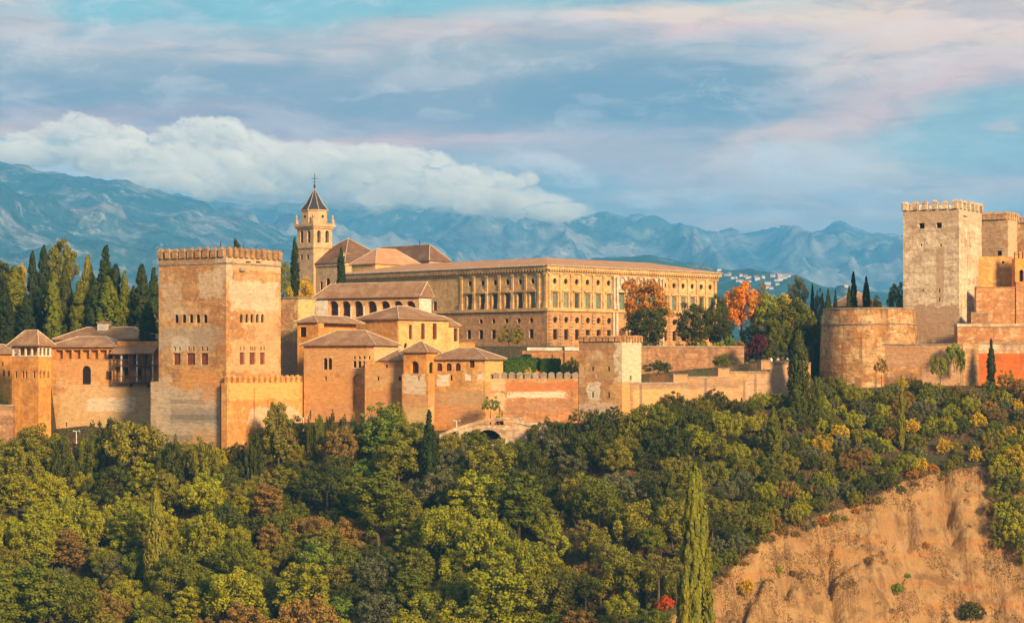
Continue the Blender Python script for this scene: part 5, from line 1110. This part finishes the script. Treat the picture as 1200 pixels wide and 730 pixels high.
for px, top, wd, Y, c_, lb in [(771, 421, 40, 424, 'dark', 'dense dark bush in front of the pink terrace wall'), (815, 430, 26, 428, 'olive', 'low olive bush at the foot of the pink terrace wall'), (846, 414, 26, 430, 'mid', 'mid green bush where the pink terrace wall ends'),
                                (862, 421, 26, 427, 'grey', 'grey green bush above the middle of the stepped wall'), (880, 422, 24, 426, 'olive', 'olive bush behind the stepped wall pier'), (866, 398, 24, 450, 'brown', 'brownish bush at the end of the terrace wall'),
                                (843, 398, 20, 452, 'yg', 'yellow green bush on the terrace under the dark tree'), (796, 400, 16, 450, 'brown', 'small russet bush on the terrace edge'), (823, 400, 18, 451, 'yg', 'small yellow green bush on the terrace edge'), (855, 392, 16, 456, 'lime', 'fresh green bush under the orange tree')]:
    px_plant('bush', c_, px, top, wd, Y, lb, base=top + 18)
# garden behind the low battlements
G2 = 'clipped hedges in the garden behind the low battlements'
def hedge(x0, x1, y0, y1, z0, z1, c, lb):
    rng = np.random.default_rng(int(x0 * 7) & 1023); n = 5200; P_ = rng.uniform(0, 1, (n, 3)); f = rng.integers(0, 3, n); sd = rng.integers(0, 2, n) * 1.0
    f = np.where((f == 2), 2, np.where(f == 1, 1, 0)); P_[np.arange(n), f] = np.where(f == 2, 1.0, np.where(f == 1, 0.0, sd)) + rng.normal(size=n) * .03
    N_ = np.zeros((n, 3)); N_[np.arange(n), f] = np.where(f == 2, 1.0, np.where(f == 1, -1.0, sd * 2 - 1)); N_ += rng.normal(size=(n, 3)) * .4
    P_ = P_ * np.array([x1 - x0, y1 - y0, z1 - z0]); me = quads(P_, N_, .26, rng, 'hedge')
    o = link(bpy.data.objects.new('hedge', me)); o.location = (x0, y0, z0); o.color = (*c, 1); tag(o, lb, 'hedge', G2)
    mb = MB(); mb.box(.1, x1 - x0 - .1, .1, y1 - y0 - .1, 0, z1 - z0 - .1); mb.build('core', BARK, o)
def hx(px, Y): return (px - CX) / F * Y
hedge(hx(591, 410), hx(633, 410), 410, 412, -3.2, (HY - 421) / F * 410, (.06, .115, .012), 'tall clipped bright green hedge beside the arched wing')
hedge(hx(612, 414), hx(622, 414), 413.5, 415, -3, (HY - 417.5) / F * 414, (.04, .08, .015), 'short darker hedge block peeping over the tall hedge')
hedge(hx(634, 409), hx(656, 409), 409, 411, -3.2, (HY - 422) / F * 409, (.055, .10, .012), 'second clipped hedge in the middle of the walled garden')
for px, top, wd, c_, lb in [(662, 421, 16, 'lime', 'fresh green bush right of the middle hedge'), (672, 416, 20, 'olive', 'small olive tree bush touching the middle tower'), (648, 417, 14, 'dark', 'dark bush behind the middle hedge'), (620, 431, 13, 'yellow', 'yellow flowering bush at the foot of the hedge'),
                                (630, 433, 9, 'orange', 'small orange flowering bush behind the merlons'), (640, 418, 12, 'mid', 'mid green bush behind the gap between the hedges')]:
    px_plant('bush', c_, px, top, wd, 407 if top > 420 else 416, lb, base=446)
# named trees against the walls
NT_ = [('cedar', 'dark', 936, 382, 36, 402, 'big two tipped conifer in front of the right end of the stepped wall', 472), ('cypress', 'cyp', 1161.5, 395, 12.5, 423, 'dark cypress standing against the red plastered rampart', 455),
       ('cypress', 'cypl', 1056.5, 436, 9, 398, 'very thin golden green cypress on the slope below the front rubble wall', 528), ('cypress', 'mid', 906, 474, 22, 388, 'mid green cypress on the slope below the stepped wall end', 572),
       ('cypress', 'cyp', 503, 478, 24, 382, 'dark cypress in the wood below the arched wing', 568), ('cedar', 'olive', 183, 566, 34, 366, 'narrow grey green conifer among the yellow trees on the left', 635),
       ('oak', 'olive', 462, 471, 38, 397, 'olive green tree hiding the foot of the buttress block', 530), ('tall', 'olive', 325, 466, 40, 398, 'tall olive tree leaning on the orange battlemented wall', 530), ('bush', 'dark', 299, 500, 24, 394, 'dark bush in the angle of the widest tower and the battlemented wall', 528),
       ('open', 'lime', 575, 463, 30, 393, 'fresh green fig tree growing against the wall above the bridge', 497), ('bush', 'lime', 586, 480, 15, 392, 'small fresh green bush right of the fig tree', 497),
       ('oak', 'dark', 842, 461, 36, 405, 'dark tree standing in front of the stepped wall', 512), ('oak', 'dark', 789, 470, 44, 392, 'dark tree with yellow tips at the foot of the stepped wall', 520), ('oak', 'dark', 126, 488, 44, 404, 'dark umbrella shaped tree below the ochre wing', 540),
       ('oak', 'dark', 166, 492, 28, 405, 'dark bushy tree left of the widest tower foot', 530), ('bush', 'dark', 3, 455, 20, 408, 'dark bush below the orange house at the left edge', 482), ('oak', 'dark', 72, 509, 42, 396, 'dark tree right of the slim lookout tower foot', 560),
       ('bush', 'dark', 76, 500, 9, 407, 'tiny bush at the base of the ochre wing', 508), ('oak', 'mid', 955, 440, 22, 404, 'mid green tree below the left side of the round bastion', 470),
       ('open', 'yg', 1100, 411, 30, 420, 'yellow green sapling growing from the front rubble wall', 452), ('bush', 'lime', 1118, 400, 26, 424.5, 'leafy creeper hanging over the top of the front rubble wall', 428), ('bush', 'mid', 1126, 405, 14, 424, 'end of the creeper hanging by the rampart pier', 440),
       ('open', 'brown', 1033, 416, 22, 420, 'thin brownish sapling in front of the round bastion', 450), ('open', 'olive', 1180, 432, 30, 420, 'straggly olive tree at the right edge below the red rampart', 475), ('open', 'brown', 1196, 440, 24, 418, 'brownish straggly tree cut by the right edge', 482)]
for k, c_, px, top, wd, Y, lb, bs in NT_: px_plant(k, c_, px, top, wd, Y, lb, base=bs if 'creeper' in lb or 'wall' in lb.split('from')[-1] and k == 'open' and px < 600 else None)
for px, top, wd, Y, c_, lb in [(203, 513, 40, 392, 'dark', 'dark green tree pressed against the left foot of the widest tower'), (238, 511, 44, 391, 'olive', 'olive green tree pressed against the middle foot of the widest tower'), (30, 520, 44, 392, 'olive', 'olive green tree before the foot of the slim lookout tower'),
                               (702, 478, 50, 386, 'dark', 'dark green tree rising in front of the middle tower'), (742, 480, 46, 387, 'olive', 'olive green tree rising in front of the right corner of the middle tower'), (660, 490, 44, 388, 'dark', 'dark green tree before the right end of the red banded wall'),
                               (423, 492, 34, 398, 'grey', 'grey green tree at the foot of the broad ochre hall'), (105, 507, 36, 402, 'mid', 'mid green tree below the tall arched window of the ochre wing')]:
    px_plant('oak', c_, px, top, wd, Y, lb)
# row of little shrubs on the lawn below the broad hall
for i, px in enumerate([363, 374, 387, 401, 414, 424]):
    px_plant('bush', ['dark', 'mid', 'dark', 'dark', 'mid', 'brown'][i], px, [484, 480, 477, 482, 481, 486][i], [11, 15, 17, 14, 10, 9][i], 400, None, group='shrubs along the lawn below the broad ochre hall')
# the nearest cypress
px_plant('giant', 'cypl', 815, 531, 66, 316, 'huge golden green cypress in the foreground left of the cliff')
px_plant('cypress', 'cypl', 803, 650, 30, 309, 'shorter narrow cypress joined to the huge foreground one')
# ------------------------------------------------------------------ the wood on the slope
taken = [(o.location.x, o.location.y, .5 * o.scale.x * 6) for o in col.objects if o.type == 'EMPTY' and o.get('category') in ('tree', 'bush') and o.location.y < 424]
def zone_colour(px, py, r):
    pick = lambda *a: a[int(r * len(a)) % len(a)]
    if px < 250:
        if py < 530: return pick('dark', 'dark', 'olive', 'mid')
        if py < 560: return pick('dark', 'olive', 'mid', 'dark') if px > 120 else pick('dark', 'olive', 'yg')
        if py < 620: return pick('yg', 'yg', 'yg', 'yg', 'olive', 'yg')
        if 110 < px < 180 and py > 660: return pick('rust', 'brown', 'yg', 'olive')
        return pick('yg', 'mid', 'olive', 'brown', 'yg', 'mid', 'grey', 'mid')
    if px < 420:
        if py < 560: return pick('dark', 'yg', 'mid', 'dark', 'brown', 'olive')
        return pick('mid', 'brown', 'yg', 'dark', 'olive', 'olive', 'dark', 'mid', 'yg', 'brown', 'lime')
    if px < 480: return pick('mid', 'grey', 'lime', 'olive', 'dark', 'mid', 'olive') if py < 620 else pick('mid', 'dark', 'yg', 'grey')
    if px < 650 and py > 575: return pick('yg', 'yg', 'mid', 'yg', 'olive')
    if px < 790 and py < 600: return pick('dark', 'grey', 'dark', 'olive', 'dark', 'mid')
    if px < 790: return pick('mid', 'yg', 'olive', 'dark', 'brown', 'olive')
    return pick('dark', 'mid', 'grey', 'dark', 'olive', 'yg')
gr = random.Random(77); pts = []
def far_enough(x, y, r):
    return all((x - a) ** 2 + (y - b_) ** 2 > (r + c_) ** 2 * .36 for a, b_, c_ in pts) and all((x - a) ** 2 + (y - b_) ** 2 > (r * .6 + c_) ** 2 * .5 for a, b_, c_ in taken)
for _ in range(6000):
    y = gr.uniform(322, 405); x = gr.uniform(-.245, .085) * y
    q = CX + F * x / y; yw = float(interp(q, YW)); d = yw - y
    if q > 815 or q < -30 or d < 2.0 or d > 66: continue
    if 352 < q < 445 and d < 13: continue
    if 500 < q < 650 and d < 9: continue
    z = gz(x, y); py = HY - F * z / y
    e = interp(q, ED)
    if q > 770 and py > e - 6: continue
    near_wall = d < 9
    r = gr.uniform(1.8, 2.7) if near_wall else gr.choice([gr.uniform(2.4, 3.3), gr.uniform(3.2, 5.0)])
    if not far_enough(x, y, r): continue
    pts.append((x, y, r)); rr = gr.random()
    pyc = py - (r * 1.7) * F / y
    c_ = zone_colour(q, pyc, rr)
    kind = 'oak' if (c_ in ('dark', 'grey') or near_wall) else gr.choice(['broad', 'broad', 'broad', 'tall', 'oak'])
    if 640 < q < 780 and gr.random() < .35: kind = 'open'
    h = r * 2.25 * gr.uniform(.85, 1.15) * (1.3 if kind == 'tall' else .88 if kind == 'oak' else 1.05)
    plant(kind, c_, x, y, r * 2.35, h, group='trees of the wood on the slope')
# shrubs above the cliff on the right
bp_ = []
for _ in range(7000):
    y = gr.uniform(338, 422); x = gr.uniform(.06, .25) * y
    q = CX + F * x / y; yw = float(interp(q, YW)); d = yw - y
    if q < 790 or q > 1225 or d < 1.2: continue
    py = HY - F * gz(x, y) / y; e = float(interp(q, ED))
    if py > e + 3: continue
    bare = 1085 < q < 1160 and py > 515
    if bare and gr.random() < .85: continue
    lo = q < 880
    r = gr.uniform(1.5, 2.5) if lo else gr.uniform(1.05, 2.0)
    if not all((x - a) ** 2 + (y - b_) ** 2 > (r + c_) ** 2 * .5 for a, b_, c_ in bp_): continue
    if not all((x - a) ** 2 + (y - b_) ** 2 > (r * .5 + c_) ** 2 * .4 for a, b_, c_ in taken) or not all((x - a) ** 2 + (y - b_) ** 2 > (r + c_) ** 2 * .3 for a, b_, c_ in pts): continue
    bp_.append((x, y, r))
    if q < 900: c_ = gr.choice(['dark', 'dark', 'mid', 'olive', 'grey', 'yg'])
    elif q < 1130: c_ = gr.choice(['dark', 'mid', 'grey', 'olive', 'yg', 'mid', 'dark', 'olive', 'brown'] + (['yellow', 'yg'] if 505 < py < 575 or q > 1000 else ['yg']))
    else: c_ = gr.choice(['olive', 'yg', 'mid', 'brown', 'grey', 'yellow'])
    plant('bush' if r < 1.6 else 'oak', c_, x, y, r * 2.4, r * gr.uniform(1.7, 2.4), group='bushes on the slope above the cliff')
# clump at the right edge falling beside the cliff, and a few bushes on the cliff face
for i, (px, py, wd, c_) in enumerate([(1172, 548, 34, 'yg'), (1192, 540, 34, 'yellow'), (1184, 572, 36, 'mid'), (1198, 560, 30, 'yg'), (1176, 600, 34, 'yg'), (1196, 596, 34, 'olive'), (1188, 630, 34, 'yg'), (1200, 642, 36, 'mid'), (1166, 618, 22, 'olive'), (1180, 520, 24, 'mid'), (1200, 518, 26, 'yg'),
                                     (1168, 560, 26, 'olive'), (1180, 590, 30, 'mid'), (1168, 580, 24, 'yg'), (1190, 612, 30, 'yg'), (1204, 576, 30, 'yellow'), (1204, 622, 30, 'yg'), (1178, 626, 30, 'mid'), (1170, 640, 22, 'olive'), (1206, 655, 30, 'olive'), (1160, 600, 18, 'brown'), (875, 690, 24, 'yellow'), (912, 668, 14, 'yg'), (1052, 690, 18, 'lime'), (1138, 722, 34, 'dark'), (1064, 678, 9, 'lime'), (930, 676, 12, 'brown'), (1020, 655, 12, 'brown'), (1085, 640, 12, 'rust')]):
    # find the slope along this line of sight
    y = 424.0
    while y > 200 and HY - F * gz((px - CX) / F * y, y) / y < py + wd * .3: y -= .4
    y += .3; x = (px - CX) / F * y
    plant('bush', c_, x, y, wd / F * y, wd / F * y * .85, group='bushes beside and on the cliff')
for i in range(34):      # brush spilling over the rim of the cliff
    px = 826 + i * 8.6 + prnd.uniform(-4, 4); py = float(interp(px, ED)) + prnd.uniform(-4, 9); y = slope_y(px, py + 3); wd = prnd.uniform(11, 20)
    plant('bush', prnd.choice(['brown', 'brown', 'olive', 'rust', 'brown', 'grey']), (px - CX) / F * y, y, wd / F * y, wd * prnd.uniform(.5, .8) / F * y, group='bushes beside and on the cliff')
y = slope_y(779, 716, 390); plant('bush', 'red', (779 - CX) / F * y, y, 26 / F * y, 22 / F * y, label='fiery red bush beside the huge foreground cypress')
# labels that single each unnamed plant out
LM = [(62, 'slim lookout tower'), (176, 'long ochre wing'), (268, 'widest tower'), (356, 'orange battlemented wall'), (428, 'broad ochre hall'), (503, 'lantern tower'), (570, 'arched wing'), (680, 'red banded wall'), (752, 'middle tower'), (850, 'left stepped wall'), (955, 'right stepped wall'), (1075, 'round bastion'), (1146, 'tall keep'), (1400, 'red rampart')]
KN = dict(bole='broadleaf tree', full='broadleaf tree', giant='cypress', broad='broadleaf tree', oak='round tree', tall='tall tree', open='open crowned tree', bush='bush', cypress='cypress', cedar='conifer')
def ordinal(i):
    w_ = ORD[i] if i < len(ORD) else None
    return w_ or f'number {i + 1}'
ORD = ['first', 'second', 'third', 'fourth', 'fifth', 'sixth', 'seventh', 'eighth', 'ninth', 'tenth', 'eleventh', 'twelfth', 'thirteenth', 'fourteenth', 'fifteenth', 'sixteenth', 'seventeenth', 'eighteenth', 'nineteenth', 'twentieth']
buckets = {}
for e, kind, colr, px, py in registry:
    lm = next(n for lim, n in LM if px < lim)
    if e.get('group') == 'trees behind the hilltop cypresses': row, lm = 'behind the hilltop cypresses', 'x'
    elif e.get('group', '').startswith('shrubs along'): row, lm = 'on the lawn below the broad ochre hall', 'x'
    else: row = 'high up below the' if py < 540 else 'halfway down below the' if py < 610 else 'low down below the' if py < 680 else 'at the bottom below the'
    buckets.setdefault((colr, kind, row, lm), []).append((px, py, e))
for (colr, kind, row, lm), L_ in buckets.items():
    L_.sort(key=lambda t_: t_[0]); place = row if lm == 'x' else f'{row} {lm}'
    for i, (px, py, e) in enumerate(L_):
        e['label'] = f'{CN[colr]} {KN[kind]} {place}' if len(L_) == 1 else f'{CN[colr]} {KN[kind]} {place}, {ordinal(i)} from left'
# undergrowth between the trees
rng = np.random.default_rng(9); n = 90000
uy = rng.uniform(325, 424, n); ux = rng.uniform(-.25, .25, n) * uy; q = CX + F * ux / uy; d = interp(q, YW) - uy
uz = ground_z(ux, uy); py = HY - F * uz / uy; ee = interp(q, ED)
k = (d > .5) & (py < ee + 3) & (fbm(ux / 2.2, uy / 2.2, 3, 4) > .47) & ~((q > 1085) & (q < 1160) & (py > 520) & (rng.uniform(size=n) > .12))
P_ = np.stack([ux, uy, uz + rng.uniform(0, .35, n)], 1)[k]
um = quads(P_, sph(rng, len(P_)) + np.array([0, -.4, .6]), .34, rng, 'undergrowth')
u = link(bpy.data.objects.new('undergrowth', um)); u.color = (.10, .095, .03, 1); tag(u, kind='stuff')
# ------------------------------------------------------------------ lamps, people, town
def lamp(px, top, base_py, Y, lb):
    Y = slope_y(px, top + 17, Y + 16, 350); x = (px - CX) / F * Y; zb = gz(x, Y); h = (HY - top) / F * Y - zb
    e = empty('street_lamp', (x, Y, zb)); tag(e, lb, 'lamp', 'lamps at the foot of the ramparts')
    mb = MB(); mb.cyl(0, 0, 0, h - .3, .10, .06, 8); mb.cyl(0, 0, 0, .5, .16, .14, 8); mb.tube((-.45, 0, h - .35), (.45, 0, h - .35), .05); mb.build('post', M['lampwhite'], e)
    for s_ in (-.5, .5):
        mb = MB(); mb.cyl(s_, 0, h - .45, h - .28, .12, .30, 10); mb.cyl(s_, 0, h - .28, h - .18, .30, .10, 10); mb.build('lamp_head', M['lampwhite'], e)
lamp(89.5, 503, None, 399, 'pale double headed lamp below the ochre wing'); lamp(355.5, 487.5, None, 400, 'pale double headed lamp on the lawn below the broad ochre hall')
lamp(535, 491, None, 391, 'pale double headed lamp left of the bridge arch'); lamp(606.5, 488.5, None, 393, 'pale double headed lamp right of the bridge arch')
lamp(969, 479, None, 398, 'pale double headed lamp on the slope below the round bastion'); lamp(1140, 465, None, 414, 'pale double headed lamp on the slope below the tall keep')
def person_mesh():
    v = [(0, 0, .95), (0, 0, 1.2), (0, 0, 1.42), (0, 0, 1.52), (0, 0, 1.66), (-.19, 0, 1.40), (-.25, .02, 1.12), (-.22, .12, .88), (.19, 0, 1.40), (.25, .02, 1.12), (.22, .12, .88), (-.1, 0, .88), (-.11, .02, .48), (-.11, 0, .06), (-.11, .14, .03), (.1, 0, .88), (.11, .02, .48), (.11, 0, .06), (.11, .14, .03)]
    e = [(0, 1), (1, 2), (2, 3), (3, 4), (2, 5), (5, 6), (6, 7), (2, 8), (8, 9), (9, 10), (0, 11), (11, 12), (12, 13), (13, 14), (0, 15), (15, 16), (16, 17), (17, 18)]
    r = [.16, .15, .17, .06, .11, .07, .05, .035, .07, .05, .035, .10, .07, .045, .04, .10, .07, .045, .04]
    me = bpy.data.meshes.new('person'); me.from_pydata(v, e, []); o = bpy.data.objects.new('tmp', me); col.objects.link(o)
    o.modifiers.new('s', 'SKIN'); sv_ = me.skin_vertices[0].data
    for i, q in enumerate(r): sv_[i].radius = (q, q * .8)
    sv_[0].use_root = True; o.modifiers.new('d', 'SUBSURF').levels = 1
    dg = bpy.context.evaluated_depsgraph_get(); m2 = bpy.data.meshes.new_from_object(o.evaluated_get(dg)); bpy.data.objects.remove(o); return m2
pm = person_mesh()
for i, (px, Y, c_, lb) in enumerate([(902, 423.6, (.10, .02, .02), 'person in dark red clothing behind the stepped wall, leftmost there'), (904.6, 423.8, (.75, .75, .75), 'person in white top beside the one in dark red'), (912.5, 424, (.55, .35, .35), 'person in pink top standing in the middle of the group at the wall'),
                                     (918, 424, (.04, .03, .04), 'person in black clothing right of the one in pink'), (923.5, 424.2, (.35, .45, .50), 'person in pale blue top, rightmost of the group at the wall')]):
    x = (px - CX) / F * Y; o = bpy.data.objects.new('person', pm.copy()); link(o); z0 = (HY - 425.0) / F * Y; o.location = (x, Y, z0); o.rotation_euler = (0, 0, [2.8, 3.4, 3.0, 3.3, 2.6][i]); o.scale = (1, 1, .98)
    m = plain('clothing', c_, .8, .1); sk = plain('skin', (.5, .3, .2), .6, .05); o.data.materials.clear(); o.data.materials.append(m); o.data.materials.append(sk)
    for p in o.data.polygons:
        if p.center.z > 1.5: p.material_index = 1
        p.use_smooth = True
    hm_ = MB(); hm_.cyl(0, -.015, 1.62, 1.72, .115, .10, 10); hm_.cyl(0, -.015, 1.72, 1.78, .10, .04, 10); hm_.build('hair', M['brownwood'], o, True)
    tag(o, lb, 'person', 'people standing behind the stepped wall')
b = B('viewing_platform', 'small pale platform wall under the group of people', 'wall', 895, 422.6, 10, 440)
b.block(M['pale_earth'], 0, b.lu(944), 0, 6, 0, b.z(423.2)); 
for o in col.objects:
    if o.get('category') == 'person': o.location.z = (HY - 423.2) / F * 422.6 - .9; o.location.y += 1.2
from mathutils.bvhtree import BVHTree
ho = bpy.data.objects['low_hills']; bv = BVHTree.FromPolygons([v.co for v in ho.data.vertices], [tuple(p.vertices) for p in ho.data.polygons])
trnd = random.Random(3)
mw = plain('white_house_wall', (.62, .60, .58), .8, .08, .05); mr = plain('far_roof', (.42, .24, .17), .9, .2, .05)
for i in range(38):
    if i < 29: px, py = trnd.choice([(829, 325), (853, 325), (868, 328), (880, 327), (899, 325), (910, 326), (921, 327), (900, 331), (885, 333)]); px += trnd.gauss(0, 7); py += trnd.gauss(0, 3.0)
    else: px, py = trnd.uniform(990, 1050), trnd.uniform(322, 340)
    hit = bv.ray_cast(Vector((0, 0, 0)), P(px, py, 1).normalized()) if False else bv.ray_cast(Vector((0, 0, 0)), Vector(((px - CX) / F, 1, (HY - py) / F)).normalized())
    if hit[0] is None: continue
    L_, W_, H_ = trnd.uniform(5, 13), trnd.uniform(5, 8), trnd.uniform(3, 6)
    e = empty('house', hit[0] - Vector((0, 0, 2)), trnd.uniform(-.5, .5)); tag(e, 'tiny white house of the distant town on the blue hillside', 'house', 'white houses of the distant town')
    mb = MB(); mb.box(-L_ / 2, L_ / 2, -W_ / 2, W_ / 2, -4, H_); mb.build('wall', mw, e)
    mb = MB(); mb.add([(-L_ / 2 - .4, -W_ / 2 - .4, H_ + .01), (L_ / 2 + .4, -W_ / 2 - .4, H_ + .01), (L_ / 2 + .4, W_ / 2 + .4, H_ + .01), (-L_ / 2 - .4, W_ / 2 + .4, H_ + .01), (-L_ / 2, 0, H_ + 2.4), (L_ / 2, 0, H_ + 2.4)], [(0, 1, 5, 4), (2, 3, 4, 5), (1, 2, 5), (3, 0, 4), (3, 2, 1, 0)]); mb.build('roof', mr, e)
# dry grass and roots rooted in the cliff face
rng = np.random.default_rng(19); n = 340000
uy = rng.uniform(345, 405, n); ux = rng.uniform(.06, .25, n) * uy; uz = ground_z(ux, uy); py = HY - F * uz / uy; q = CX + F * ux / uy; ee = interp(q, ED)
ms_ = fbm(ux / 5 + uz / 9, uz / 4, 5, 14)
k = (py > ee - 2) & (py < 760) & ((ms_ > .545) | ((py < ee + 4 + 26 * fbm(ux / 3, ux * 0, 3, 6)) & (rng.uniform(size=n) < .6)))
P_ = np.stack([ux, uy, uz + rng.uniform(-.05, .25, n)], 1)[k]
um = quads(P_, sph(rng, len(P_)) + np.array([0, -.6, .3]), .13, rng, 'dry_grass')
u = link(bpy.data.objects.new('dry_grass', um)); u.color = (.17, .095, .04, 1); tag(u, kind='stuff')
